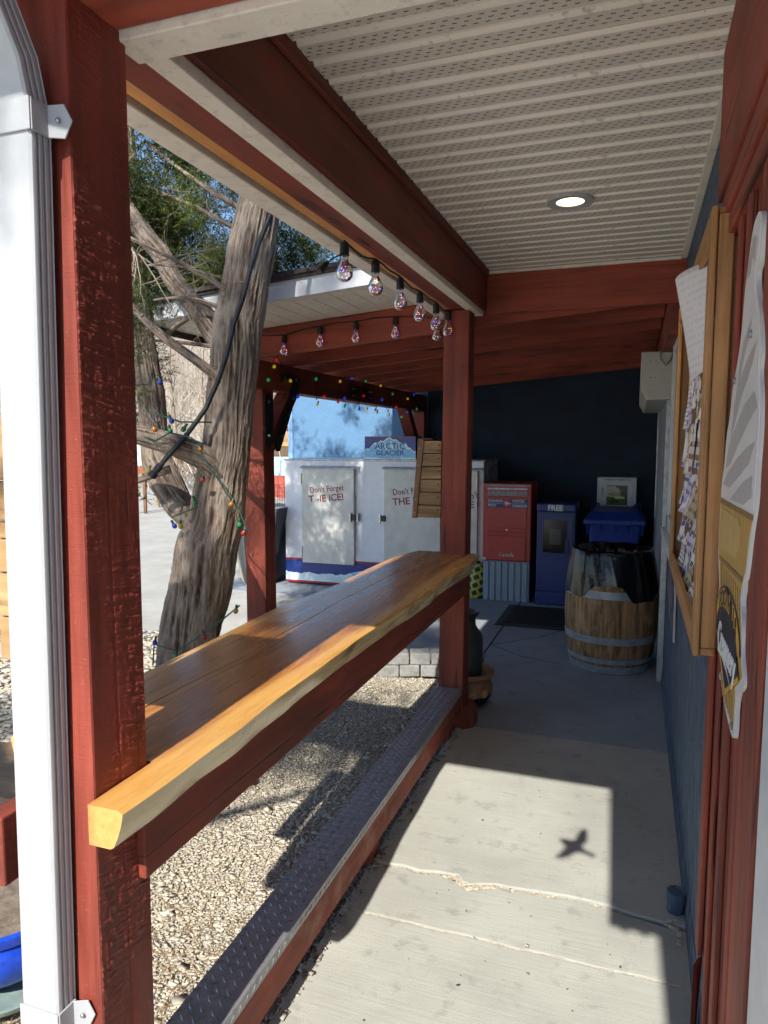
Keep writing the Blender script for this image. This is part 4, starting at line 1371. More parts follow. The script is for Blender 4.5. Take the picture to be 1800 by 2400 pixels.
# ------------------------------------------------------------------ hose and lights in the tree
hz = thing('black_hose', 'stiff black irrigation hose tied down along the tree trunk', 'hose', (-2.2, 3.1, 1.5))
HOSE = [(-1.73, 3.30, 2.96), (-1.758, 3.272, 2.825), (-1.81, 3.25, 2.7), (-1.853, 3.235, 2.576), (-1.896, 3.222, 2.419), (-1.94, 3.205, 2.297), (-1.977, 3.190, 2.137), (-2.021, 3.175, 2.009), (-2.081, 3.150, 1.868), (-2.156, 3.09, 1.737), (-2.240, 3.03, 1.619), (-2.278, 3.01, 1.566)]
MB().tube(HOSE, 0.0125, 12).build('hose_pipe', plain('weathered_black_hose', L(0.022, 0.022, 0.025), 0.4, 0.5, 14, 0.1, 60), hz, smooth=60)
a, c = Vector(HOSE[-1]), Vector((-2.310, 2.995, 1.523))
MB().tube([a.lerp(c, -0.35), a.lerp(c, 0.25), a.lerp(c, 0.26), a.lerp(c, 0.55), a.lerp(c, 0.56), c], [0.019, 0.019, 0.016, 0.016, 0.022, 0.022], 14).build('end_cap', M['black'], hz, smooth=30)
for k in (3, 7, 9):
    p, q = Vector(HOSE[k]), Vector(HOSE[k + 1])
    MB().tube([p, p.lerp(q, 0.05)], 0.0145, 12).build('cable_tie', M['black'], hz)

# colour globes strung through the tree
ts = thing('tree_light_string', 'string of dull coloured globe bulbs wound through the tree', 'string lights', (-2.2, 3.1, 0.6))
TB = [('y', -1.90, 3.10, 0.84), ('r', -2.075, 3.075, 0.693), ('b', -2.395, 3.09, 0.629), ('g', -2.25, 3.07, 0.574), ('b', -2.27, 3.12, 1.26), ('y', -2.225, 3.11, 1.262), ('g', -2.155, 3.14, 1.386), ('o', -1.945, 3.15, 1.381),
      ('g', -1.91, 3.17, 1.275), ('r', -1.895, 3.18, 1.23), ('r', -2.09, 3.12, 1.506), ('b', -2.62, 3.50, 2.04), ('b', -2.24, 3.08, 1.805), ('g', -2.25, 3.08, 1.752), ('g', -2.17, 3.08, 1.762), ('o', -2.31, 3.03, 1.762), ('o', -2.058, 3.06, 1.665), ('y', -2.385, 3.07, 1.548)]
gl = MB()
gl.lathe(0, 0, [(0.0005, -0.024), (0.012, -0.0215), (0.019, -0.012), (0.0215, 0.0), (0.019, 0.012), (0.012, 0.021), (0.009, 0.026)], 16)
glm = {}
for k in BULB:
    me = bpy.data.meshes.new('globe_' + NAME[k])
    me.from_pydata(gl.v, [], gl.f)
    me.materials.append(M['lamp_' + k])
    me.polygons.foreach_set("use_smooth", [True] * len(me.polygons))
    glm[k] = me
sk = MB().lathe(0, 0, [(0.0105, 0.024), (0.011, 0.027), (0.0105, 0.052), (0.006, 0.056), (0.0005, 0.056)], 12)
skm = bpy.data.meshes.new('socket')
skm.from_pydata(sk.v, [], sk.f)
skm.materials.append(M['cable_green'])
for (k, x, y, z) in TB:
    rot = (rg.uniform(-0.6, 0.6), rg.uniform(-0.7, 0.7), 0)
    s_ = 0.62
    o = place(glm[k], 'bulb', (x, y, z), ts, rot, (s_,) * 3)
    place(skm, 'socket', (x, y, z), o, rot, (s_,) * 3)
for path in ([(-2.42, 3.10, 0.50), (-2.40, 3.09, 0.62), (-2.25, 3.085, 0.60), (-2.10, 3.085, 0.70), (-1.97, 3.12, 0.80), (-1.90, 3.14, 0.86)],
             [(-2.30, 3.14, 1.30), (-2.25, 3.12, 1.32), (-2.15, 3.16, 1.36)], [(-2.07, 3.07, 1.70), (-2.06, 3.07, 1.64), (-2.03, 3.10, 1.56), (-1.97, 3.16, 1.45), (-1.92, 3.18, 1.36), (-1.885, 3.19, 1.26)],
             [(-2.50, 2.97, 1.70), (-2.38, 2.99, 1.735), (-2.28, 3.0, 1.705), (-2.20, 3.01, 1.745), (-2.10, 3.04, 1.72), (-2.05, 3.06, 1.68)],
             [(-2.70, 3.47, 1.90), (-2.55, 3.3, 1.86), (-2.35, 3.1, 1.845), (-2.2, 3.1, 1.80), (-2.08, 3.2, 1.80)]):
    MB().tube(path, 0.0042, 6).build('cable', M['cable_green'], ts, smooth=60)

# ------------------------------------------------------------------ clear bulb string along the eave
def bulb_string(name, label, pts, cable_pts, loc, seed, scale=1.0):
    rg = np.random.default_rng(seed)
    t = thing(name, label, 'string lights', loc)
    MB().tube(cable_pts, 0.0042, 6).build('cable', M['cable'], t, smooth=60)
    for (x, y, z) in pts:
        sk = MB().lathe(x, y, [(0.0005, z), (0.011, z), (0.0165, z - 0.006 * scale), (0.0185, z - 0.050 * scale), (0.0165, z - 0.052 * scale), (0.0005, z - 0.052 * scale)], 18)
        s = sk.build('socket', M['black'], t, smooth=35)
        z0 = z - 0.052 * scale
        pr = [(0.013, 0.0), (0.0135, -0.010), (0.0165, -0.020), (0.024, -0.034), (0.0305, -0.050), (0.0325, -0.062), (0.0300, -0.075), (0.022, -0.086), (0.011, -0.092), (0.0005, -0.0935)]
        g = MB().lathe(x, y, [(r_, z0 + h * scale) for r_, h in pr], 24).build('bulb', M['bulb_glass'], t, smooth=170)
        w = MB()
        path = []
        for k in range(60):
            a = k * 0.75
            hh = -0.012 - 0.070 * k / 60
            rr = (0.010 + 0.013 * math.sin(math.pi * min(1, max(0, (k - 8) / 52)))) * rg.uniform(0.75, 1.1)
            path.append((x + rr * math.cos(a), y + rr * math.sin(a), z0 + hh * scale))
        w.tube(path, 0.0006, 4, False)
        w.build('fairy_wire', M['copper'], g)
        for mm in ('fairy_p', 'fairy_o'):
            d = MB()
            for k in range(11):
                p = path[int(rg.integers(6, 60))]
                d.ball(p, 0.0021, 6, 4)
            d.build('fairy_lights', M[mm], g)
    return t


EB = [(-1.055, 2.535, 2.443), (-1.045, 2.845, 2.449), (-1.045, 3.175, 2.447), (-1.048, 3.50, 2.445), (-1.05, 3.815, 2.446), (-1.045, 4.06, 2.448)]
cab = []
for i, (x, y, z) in enumerate(EB):
    cab.append((x, y + 0.0, z + 0.004))
    if i + 1 < len(EB):
        yn = EB[i + 1][1]
        for f in (0.25, 0.5, 0.75):
            yy = y + (yn - y) * f
            cab.append((x + 0.004, yy, z + 0.012 - 0.022 * math.sin(math.pi * f) + 0.004 * math.sin(yy * 9)))
bulb_string('eave_light_string', 'large clear fairy bulbs hanging along the porch eave', EB, cab, (-1.05, 3.3, 2.45), 1)
RB = [(-2.252, 4.352, 2.405), (-1.987, 4.352, 2.452), (-1.733, 4.352, 2.468), (-1.464, 4.352, 2.483), (-1.19, 4.345, 2.455)]
cab = [(-2.52, 4.352, 2.42)]
for i, (x, y, z) in enumerate(RB):
    cab.append((x, y, z + 0.004))
    if i + 1 < len(RB):
        cab.append(((x + RB[i + 1][0]) / 2, y + 0.004, (z + RB[i + 1][2]) / 2 + 0.012))
cab += [(-1.10, 4.2, 2.46), (-1.05, 4.07, 2.452)]
bulb_string('rafter_light_string', 'clear fairy bulbs strung along the front rafter of the canopy', RB, cab, (-1.8, 4.35, 2.45), 2, 0.9)
pg = thing('light_plug', 'loose black plug end dangling from the eave light string', 'plug', (-1.06, 2.40, 2.38))
MB().tube([(-1.055, 2.53, 2.40), (-1.075, 2.47, 2.37), (-1.085, 2.44, 2.345)], 0.003, 6).build('lead', M['cable'], pg)
MB().tube([(-1.083, 2.446, 2.350), (-1.092, 2.424, 2.328), (-1.10, 2.405, 2.310)], [0.007, 0.012, 0.013], 10).build('plug_body', M['black'], pg, smooth=40)

# small coloured lights wound on the canopy beam
bs_ = thing('beam_light_string', 'small lit coloured bulbs looped over the canopy beam', 'string lights', (-2.45, 6.3, 2.1))
BL = [('g', 5.26, 2.20), ('y', 5.75, 2.22), ('b', 6.02, 2.27), ('g', 6.37, 2.27), ('y', 6.79, 2.26), ('r', 6.32, 2.13), ('b', 6.83, 2.12), ('g', 7.17, 2.20), ('r', 7.29, 2.07), ('b', 7.93, 2.24), ('g', 8.04, 2.08), ('b', 4.93, 2.04), ('y', 5.28, 2.00), ('r', 5.42, 2.07), ('r', 5.70, 2.04), ('b', 5.85, 2.08), ('g', 5.85, 2.01), ('b', 6.20, 2.00), ('y', 6.40, 2.00), ('r', 6.64, 2.01), ('g', 6.69, 1.99), ('y', 7.05, 1.97), ('b', 7.20, 2.00), ('g', 7.47, 1.97), ('b', 7.68, 2.03), ('y', 4.81, 2.15), ('y', 7.69, 2.18), ('r', 4.60, 2.28), ('y', 4.56, 2.23), ('g', 4.47, 2.13)]
mn = {}
for k in BULB:
    me = bpy.data.meshes.new('small_globe_' + NAME[k])
    g = MB().lathe(0, 0, [(0.0005, -0.020), (0.010, -0.018), (0.0165, -0.010), (0.018, 0.0), (0.0155, 0.010), (0.009, 0.018)], 12)
    me.from_pydata(g.v, [], g.f)
    me.materials.append(M['bulb_' + k])
    me.polygons.foreach_set("use_smooth", [True] * len(me.polygons))
    mn[k] = me
sm = bpy.data.meshes.new('small_socket')
g = MB().lathe(0, 0, [(0.009, 0.016), (0.0095, 0.018), (0.0085, 0.040), (0.0005, 0.042)], 8)
sm.from_pydata(g.v, [], g.f)
sm.materials.append(M['cable'])
BL.sort(key=lambda t: t[1])
for (k, y, z) in BL:
    rot = (rg.uniform(-0.5, 0.5), rg.uniform(-0.2, 0.5), 0)
    o = place(mn[k], 'bulb', (-2.440, y, z), bs_, rot, (0.68,) * 3)
    place(sm, 'socket', (-2.440, y, z), o, rot, (0.68,) * 3)
path = []
for i, (k, y, z) in enumerate(BL):
    path.append((-2.448, y, z + 0.036))
MB().tube(path, 0.003, 5).build('cable', M['cable'], bs_, smooth=60)

# ------------------------------------------------------------------ ice freezer
NY, UZ, PX = Vector((0, -1, 0)), Vector((0, 0, 1)), Vector((1, 0, 0))
fz = thing('ice_freezer', 'long white outdoor ice freezer with three metal doors against the wall', 'freezer', (-2.745, 7.95, 0))
FY = 7.594
M['fz_white'] = plain('freezer_white_enamel', L(0.80, 0.82, 0.88), 0.25, 0.05, 6, 0.02, 20, dirt=0.12)
M['fz_door'] = plain('stippled_aluminium', L(0.62, 0.61, 0.57), 0.5, 0.10, 8, 0.6, 190, Metallic=0.25)
M['fz_navy'] = plain('navy_vinyl_print', L(0.014, 0.04, 0.24), 0.3, 0.1, 6)
M['fz_red'] = plain('red_vinyl_print', L(0.36, 0.02, 0.035), 0.35, 0.1, 6)
M['fz_ice'] = plain('pale_ice_print', L(0.70, 0.86, 0.95), 0.3, 0.15, 9)
M['fz_blue'] = plain('glacier_blue_print', L(0.20, 0.54, 0.92), 0.3, 0.2, 22)
M['crimson'] = plain('crimson_lettering', L(0.27, 0.012, 0.03), 0.45, 0.1, 6)
M['steel'] = plain('steel', L(0.55, 0.55, 0.55), 0.32, 0.1, 20, Metallic=0.9)
MB().box(-3.945, -1.545, FY, 8.42, 0.02, 1.48).build('body', M['fz_white'], fz, bevel=0.006)
MB().box(-3.955, -1.535, FY - 0.008, 8.43, 1.4805, 1.497).build('top_edge', M['galv'], fz, bevel=0.003)


def decal(name, pts, mat, parent, y, th=0.0015):
    return MB().prism([(x, y, z) for x, z in pts], (0, -th, 0)).build(name, mat, parent)


decal('red_stripe', [(-3.944, 0.293), (-1.546, 0.293), (-1.546, 0.315), (-3.944, 0.315)], M['fz_red'], fz, FY - 0.0008, 0.0022)
decal('navy_band', [(-3.944, 0.03), (-1.546, 0.03), (-1.546, 0.2925), (-3.944, 0.2925)], M['fz_navy'], fz, FY - 0.0008)
decal('red_stripe', [(-3.944, 0.021), (-1.546, 0.021), (-1.546, 0.045), (-3.944, 0.045)], M['fz_red'], fz, FY - 0.0035)
rgz = np.random.default_rng(3)


def ridge(x0, x1, base, amp, n, peak=None):
    pts = []
    for i in range(n + 1):
        x = x0 + (x1 - x0) * i / n
        z = base + amp * (0.5 * math.sin(i * 1.9) + 0.5 * math.sin(i * 0.83 + 1)) + rgz.normal(0, amp * 0.45)
        if peak:
            z += peak[1] * max(0, 1 - abs(x - peak[0]) / peak[2]) ** 0.9
        pts.append((x, z))
    return pts


r1 = ridge(-3.944, -1.546, 0.140, 0.010, 70, (-2.75, 0.125, 0.42))
decal('ice_ridge', [(-3.944, 0.0455)] + [(-1.546, 0.0455)] + r1[::-1], M['fz_ice'], fz, FY - 0.0026)
decal('glacier_print', [(x, z - 0.010) for x, z in r1 if -3.10 < x < -2.40][::-1] + [(-3.05, 0.085), (-2.45, 0.085)], M['fz_blue'], fz, FY - 0.0044, 0.001)
text_obj('lettering', "ARCTIC", 0.135, (-2.75, FY - 0.0062, 0.165), PX, UZ, M['fz_navy'], fz, xscale=0.95, spacing=1.05)
for i, (x0, x1) in enumerate([(-3.70, -3.038), (-2.674, -2.012), (-2.0, -1.60)]):
    dr = MB().box(x0, x1, FY - 0.052, FY - 0.004, 0.272, 1.388).build('door', M['fz_door'], fz, bevel=0.006)
    MB().prism([(x0 - 0.02, FY - 0.002, 1.418), (x0 - 0.02, FY - 0.075, 1.396), (x0 - 0.02, FY - 0.075, 1.390), (x0 - 0.02, FY - 0.002, 1.410)], (x1 - x0 + 0.08, 0, 0)).build('drip_hood', M['galv'], dr)
    if i < 2:
        hx = x1 if i == 0 else x0
        b = MB()
        b.box(hx - 0.045, hx - 0.028, FY - 0.085, FY - 0.05, 0.775, 0.885)
        b.box(hx + 0.035, hx + 0.050, FY - 0.06, FY - 0.003, 0.780, 0.880)
        b.build('handle', M['steel'], dr, bevel=0.003)
        MB().box(hx - 0.024, hx + 0.032, FY - 0.075, FY - 0.053, 0.80, 0.865).build('latch', M['black_metal'], dr, bevel=0.004)
    for z in (0.40, 1.27):
        hx2 = x0 if i == 0 else x1
        MB().box(hx2 - 0.016, hx2 - 0.001, FY - 0.06, FY - 0.002, z - 0.06, z + 0.06).build('hinge', M['steel'], dr, bevel=0.002)
    if i < 2:
        cx = (x0 + x1) / 2 - 0.01
        rr = Vector((1, 0, 0.10)).normalized()
        uu = Vector((-0.10, 0, 1)).normalized()
        text_obj('lettering', "Don't Forget", 0.096, (cx + 0.0, FY - 0.0528, 1.150), rr, uu, M['crimson'], dr, bold=0.0008, xscale=0.86)
        if i == 0:
            text_obj('lettering', "T", 0.112, (cx - 0.195, FY - 0.0528, 1.027), rr, uu, M['crimson'], dr, bold=0.002)
            text_obj('lettering', "-IE ICE!", 0.112, (cx + 0.045, FY - 0.0528, 1.047), rr, uu, M['crimson'], dr, bold=0.002)
        else:
            text_obj('lettering', "THE ICE!", 0.112, (cx, FY - 0.0528, 1.040), rr, uu, M['crimson'], dr, bold=0.002)
text_obj('lettering', "Don't\nTHE I", 0.10, (-1.70, FY - 0.0532, 1.06), Vector((1, 0, 0.1)), UZ, M['black'], fz, bold=0.001)
# sign box on top
fs_ = thing('freezer_sign', 'blue mountain logo sign box on top of the ice freezer', 'sign', (-2.62, 7.7, 1.497))
SY = 7.60
MB().box(-2.925, -2.315, SY, SY + 0.22, 1.4975, 1.758).build('sign_box', M['fz_navy'], fs_, bevel=0.003)
MB().box(-2.31, -2.13, SY + 0.03, SY + 0.22, 1.4975, 1.74).build('end_grille', M['black_metal'], fs_, bevel=0.003)
decal('border', [(-2.925, 1.748), (-2.315, 1.748), (-2.315, 1.757), (-2.925, 1.757)], M['fz_red'], fs_, SY - 0.0005)
mt = [(-2.925, 1.60), (-2.90, 1.625), (-2.87, 1.62), (-2.84, 1.655), (-2.80, 1.69), (-2.77, 1.685), (-2.73, 1.715), (-2.70, 1.705), (-2.66, 1.735), (-2.62, 1.748), (-2.58, 1.722), (-2.55, 1.728), (-2.50, 1.690), (-2.46, 1.685), (-2.42, 1.645), (-2.38, 1.63), (-2.35, 1.60), (-2.316, 1.59)]
decal('mountain_edge', [(-2.316, 1.500), (-2.316, 1.59)] + mt[::-1] + [(-2.924, 1.500)], M['fz_ice'], fs_, SY - 0.0005)
decal('mountain', [(-2.318, 1.52)] + [(x, z - 0.014) for x, z in mt[::-1]] + [(-2.92, 1.52)], M['fz_blue'], fs_, SY - 0.0022, 0.001)
for k in range(5):
    x = -2.80 + 0.085 * k
    decal('snow_patch', [(x, 1.68), (x + 0.03, 1.705 - 0.01 * abs(k - 2)), (x + 0.045, 1.66), (x + 0.075, 1.60), (x + 0.035, 1.62), (x + 0.02, 1.64)], M['fz_ice'], fs_, SY - 0.0034, 0.0008)
text_obj('lettering', "ARCTIC", 0.098, (-2.62, SY - 0.0052, 1.645), PX, UZ, M['fz_navy'], fs_, bold=0.0012, spacing=1.05)
text_obj('lettering', "GLACIER", 0.082, (-2.62, SY - 0.0052, 1.570), PX, UZ, M['fz_navy'], fs_, bold=0.0012, spacing=1.05)
text_obj('lettering', "PREMIUM ICE", 0.030, (-2.62, SY - 0.0052, 1.518), PX, UZ, M['fz_navy'], fs_, spacing=1.5)

# ------------------------------------------------------------------ street letter box
mb = thing('letter_box', 'red street letter box on a grey ribbed base', 'mailbox', (-1.27, 7.7, 0))
MY = 7.47
M['mb_red'] = plain('letterbox_red_paint', L(0.44, 0.045, 0.036), 0.38, 0.06, 8, 0.03, 60)
M['mb_grey'] = plain('letterbox_grey_base', L(0.24, 0.30, 0.37), 0.5, 0.08, 8)
MB().box(-1.525, -1.012, MY, 7.98, 0.432, 1.262).build('body', M['mb_red'], mb, bevel=0.012)
MB().box(-1.515, -1.022, MY + 0.01, 7.97, 0.0, 0.4315).build('base', M['mb_grey'], mb, bevel=0.006)
for k in range(7):
    x = -1.505 + k * 0.0685
    MB().box(x + 0.004, x + 0.052, MY - 0.006, MY + 0.0095, 0.002, 0.425).build('base_rib', M['mb_grey'], mb, bevel=0.005)
MB().box(-1.500, -1.030, MY - 0.004, MY - 0.0005, 1.228, 1.250).build('top_plate', plain('grey_notice_strip', L(0.22, 0.22, 0.21), 0.4), mb)
text_obj('lettering', "All other destinations / Toutes autres destinations", 0.019, (-1.265, MY - 0.0052, 1.239), PX, UZ, M['white_fascia'], mb)
MB().box(-1.475, -1.055, MY - 0.012, MY - 0.0005, 1.196, 1.216).build('hood_lip', M['galv'], mb, bevel=0.003)
MB().prism([(-1.470, MY - 0.003, 1.18), (-1.060, MY - 0.003, 1.18), (-1.056, MY - 0.02, 1.132), (-1.474, MY - 0.02, 1.132)], (0, 0.006, 0)).build('slot_flap', plain('brushed_flap', L(0.55, 0.55, 0.55), 0.3, 0.15, 30, Metallic=0.6), mb)
MB().box(-1.474, -1.056, MY - 0.010, MY - 0.0005, 0.790, 1.120).build('upper_door', M['mb_red'], mb, bevel=0.006)
MB().box(-1.474, -1.056, MY - 0.014, MY - 0.0005, 0.725, 0.752).build('hinge_bar', M['mb_red'], mb, bevel=0.005)
MB().box(-1.478, -1.060, MY - 0.014, MY - 0.0005, 0.445, 0.705).build('lower_door', M['mb_red'], mb, bevel=0.01)
MB().tube([(-1.265, MY - 0.0005, 0.771), (-1.265, MY - 0.016, 0.771)], 0.011, 14).build('lock', M['steel'], mb)
M['mb_blue'] = plain('letterbox_blue_decal', L(0.02, 0.035, 0.15), 0.35, 0.08, 8)
dc = MB().box(-1.474, -1.056, MY - 0.0125, MY - 0.0103, 1.004, 1.098).build('decal', M['mb_blue'], mb)
MB().box(-1.474, -1.056, MY - 0.0135, MY - 0.0124, 1.0495, 1.0525).build('decal_line', M['white_fascia'], mb)
MB().tube([(-1.265, MY - 0.0122, 1.051), (-1.265, MY - 0.0150, 1.051)], 0.042, 28).build('roundel', M['mb_red'], mb)
decal('envelope_mark', [(-1.291, 1.070), (-1.262, 1.066), (-1.228, 1.050), (-1.290, 1.030), (-1.276, 1.047), (-1.291, 1.055)], M['white_fascia'], mb, MY - 0.0152)
for s, x, z in (("CANADA", -1.388, 1.076), ("POST", -1.420, 1.027), ("POSTES", -1.146, 1.076), ("CANADA", -1.132, 1.027)):
    text_obj('lettering', s, 0.037, (x, MY - 0.0132, z), PX, UZ, M['white_fascia'], mb, bold=0.0009, spacing=1.08, xscale=0.95)
text_obj('lettering', "Canada", 0.056, (-1.265, MY - 0.0150, 0.505), PX, UZ, M['white_fascia'], mb, xscale=0.95)
MB().box(-1.2165, -1.2015, MY - 0.0152, MY - 0.0142, 0.522, 0.530).build('flag_mark', M['white_fascia'], mb)
MB().box(-1.520, -1.480, MY - 0.0015, MY + 0.001, 0.440, 0.462).build('asset_tag', M['white_fascia'], mb)

# ------------------------------------------------------------------ free paper box
nb = thing('newspaper_box', 'dark blue paper vending box marked FREE beside the letter box', 'newspaper box', (-0.755, 7.65, 0))
M['nb_blue'] = plain('navy_box_paint', L(0.018, 0.034, 0.16), 0.4, 0.1, 8, 0.03, 60)
NYY = 7.45
MB().box(-0.955, -0.555, NYY, 7.90, 0.0, 0.14).build('base', M['nb_blue'], nb, bevel=0.01)
MB().box(-0.95, -0.56, NYY + 0.012, 7.89, 0.14, 0.98).build('body', M['nb_blue'], nb, bevel=0.008)
MB().box(-0.955, -0.555, NYY - 0.01, 7.90, 0.975, 1.066).build('hood', M['nb_blue'], nb, bevel=0.02)
b = MB()
x0, x1, z0, z1, wx0, wx1, wz0, wz1 = -0.922, -0.585, 0.20, 0.960, -0.885, -0.640, 0.552, 0.890
b.box(x0, wx0, NYY - 0.012, NYY + 0.0115, z0, z1)
b.box(wx1, x1, NYY - 0.012, NYY + 0.0115, z0, z1)
b.box(wx0, wx1, NYY - 0.012, NYY + 0.0115, z0, wz0)
b.box(wx0, wx1, NYY - 0.012, NYY + 0.0115, wz1, z1)
dr = b.build('door', M['nb_blue'], nb)
MB().box(-0.895, -0.615, NYY - 0.016, NYY - 0.0125, 0.235, 0.50).build('door_panel', M['nb_blue'], dr, bevel=0.004)
MB().box(wx0 + 0.001, wx1 - 0.001, NYY - 0.0015, NYY + 0.0005, wz0 + 0.001, wz1 - 0.001).build('pane', mk_glass('scratched_plastic_pane', (0.7, 0.72, 0.75, 1), 1.5, 0.15), dr)
MB().box(wx0 + 0.001, wx1 - 0.001, NYY + 0.009, NYY + 0.0114, wz0 + 0.001, wz1 - 0.001).build('interior', M['dark'], dr)
MB().box(-0.820, -0.705, NYY + 0.004, NYY + 0.007, 0.64, 0.80).build('paper', plain('newsprint', L(0.45, 0.43, 0.40), 0.8, 0.15, 40), dr)
MB().box(-0.655, -0.622, NYY - 0.034, NYY - 0.0125, 0.555, 0.70).build('handle', M['nb_blue'], dr, bevel=0.006)
text_obj('lettering', "FREE", 0.080, (-0.765, NYY - 0.0112, 1.018), PX, UZ, M['white_fascia'], nb, bold=0.0035, xscale=0.92)

# ------------------------------------------------------------------ recycling cart and defibrillator cabinet
rc = thing('recycling_cart', 'blue plastic recycling cart behind the barrel', 'bin', (-0.18, 7.55, 0))
M['rc'] = plain('blue_cart_plastic', L(0.014, 0.042, 0.27), 0.42, 0.1, 8, 0.08, 120)
b = MB()
CY0 = 7.30
b.add([(-0.34, CY0 + 0.08, 0.0), (-0.02, CY0 + 0.08, 0.0), (-0.02, 7.85, 0.0), (-0.34, 7.85, 0.0), (-0.43, CY0, 0.90), (0.07, CY0, 0.90), (0.07, 7.95, 0.90), (-0.43, 7.95, 0.90)],
      [(0, 3, 2, 1), (4, 5, 6, 7), (0, 1, 5, 4), (1, 2, 6, 5), (2, 3, 7, 6), (3, 0, 4, 7)])
b.build('bin_body', M['rc'], rc, bevel=0.025, seg=3)
MB().box(-0.47, 0.11, CY0 - 0.045, 7.97, 0.885, 0.937).build('rim', M['rc'], rc, bevel=0.012)
b = MB()
b.add([(-0.455, CY0 - 0.05, 0.938), (0.095, CY0 - 0.05, 0.938), (0.095, 7.97, 0.938), (-0.455, 7.97, 0.938), (-0.40, CY0 + 0.07, 1.005), (0.04, CY0 + 0.07, 1.005), (0.04, 7.9, 1.02), (-0.40, 7.9, 1.02)],
      [(0, 3, 2, 1), (4, 5, 6, 7), (0, 1, 5, 4), (1, 2, 6, 5), (2, 3, 7, 6), (3, 0, 4, 7)])
b.build('lid', M['rc'], rc, bevel=0.015, seg=3)
for x in (-0.445, -0.315, -0.18, -0.06, 0.07):
    MB().prism([(x, CY0 - 0.04, 0.884), (x, CY0 + 0.025, 0.884), (x, CY0 + 0.03, 0.78)], (0.022, 0, 0)).build('rib', M['rc'], rc)
for x in (-0.40, 0.02):
    MB().tube([(x - 0.03, 7.85, 1.0), (x - 0.02, 7.88, 1.04), (x + 0.04, 7.88, 1.045), (x + 0.05, 7.85, 1.0)], 0.010, 8).build('lid_handle', M['rc'], rc, smooth=60)
text_obj('lettering', "003972", 0.040, (-0.18, CY0 + 0.022, 0.755), PX, Vector((0, -0.09, 1)), plain('stamped_white', L(0.5, 0.55, 0.65), 0.5), rc, spacing=1.1)

ae = thing('defibrillator_cabinet', 'white wall cabinet with green kit behind its window, above the cart', 'cabinet', (-0.19, 8.5, 0.92))
AY = 8.40
M['ae'] = plain('cabinet_white', L(0.74, 0.76, 0.78), 0.4, 0.04, 8)
ax0, ax1, az0, az1 = -0.405, 0.018, 0.915, 1.298
b = MB().box(ax0, ax1, AY, 8.549, az0, az1)
b.build('case', M['ae'], ae, bevel=0.008)
MB().box(ax0 + 0.035, ax1 - 0.035, AY - 0.007, AY - 0.0006, az0 + 0.035, az1 - 0.05).build('door', M['ae'], ae, bevel=0.004)
MB().box(ax0 + 0.105, ax1 - 0.095, AY - 0.0095, AY - 0.0072, az0 + 0.075, az1 - 0.09).build('window_back', plain('dim_interior', L(0.05, 0.055, 0.05), 0.3), ae)
MB().box(ax0 + 0.115, ax1 - 0.115, AY - 0.017, AY - 0.0097, az0 + 0.082, az0 + 0.215).build('green_kit', plain('green_kit_bag', L(0.10, 0.22, 0.03), 0.6), ae, bevel=0.003)
decal('sun_mask_card', [(ax0 + 0.10, az0 + 0.205), (ax0 + 0.105, az0 + 0.283), (ax0 + 0.19, az0 + 0.29), (ax0 + 0.245, az0 + 0.25), (ax0 + 0.255, az0 + 0.175), (ax0 + 0.30, az0 + 0.165), (ax0 + 0.30, az0 + 0.145), (ax0 + 0.20, az0 + 0.143), (ax0 + 0.18, az0 + 0.165), (ax0 + 0.10, az0 + 0.165)], plain('cream_card', L(0.74, 0.70, 0.52), 0.7), ae, AY - 0.0175, 0.002)
text_obj('lettering', "AEDlite", 0.050, (ax0 + 0.205, AY - 0.0205, az0 + 0.195), PX, UZ, M['crimson'], ae, shear=0.2)
text_obj('lettering', "AED", 0.052, (ax0 + 0.19, AY - 0.0185, az0 + 0.118), -PX, -UZ, M['dark'], ae, bold=0.001)
text_obj('lettering', "EMERGENCY DEFIBRILLATOR", 0.028, (ax0 + 0.225, AY - 0.0012, az1 - 0.025), PX, UZ, M['dark'], ae, xscale=0.72)
decal('heart_mark', [(ax0 + 0.065, az1 - 0.02), (ax0 + 0.085, az1 - 0.02), (ax0 + 0.075, az1 - 0.035)], M['dark'], ae, AY - 0.0006)
text_obj('lettering', "GRAB · GO · RESCUE", 0.036, (ax0 + 0.21, AY - 0.0076, az0 + 0.047), PX, UZ, M['crimson'], ae, bold=0.0008, xscale=0.8)
MB().tube([(ax0 + 0.06, AY - 0.008, az0 + 0.19), (ax0 + 0.06, AY - 0.03, az0 + 0.20), (ax0 + 0.06, AY - 0.03, az0 + 0.25), (ax0 + 0.06, AY - 0.008, az0 + 0.26)], 0.006, 8).build('handle', M['steel'], ae, smooth=60)

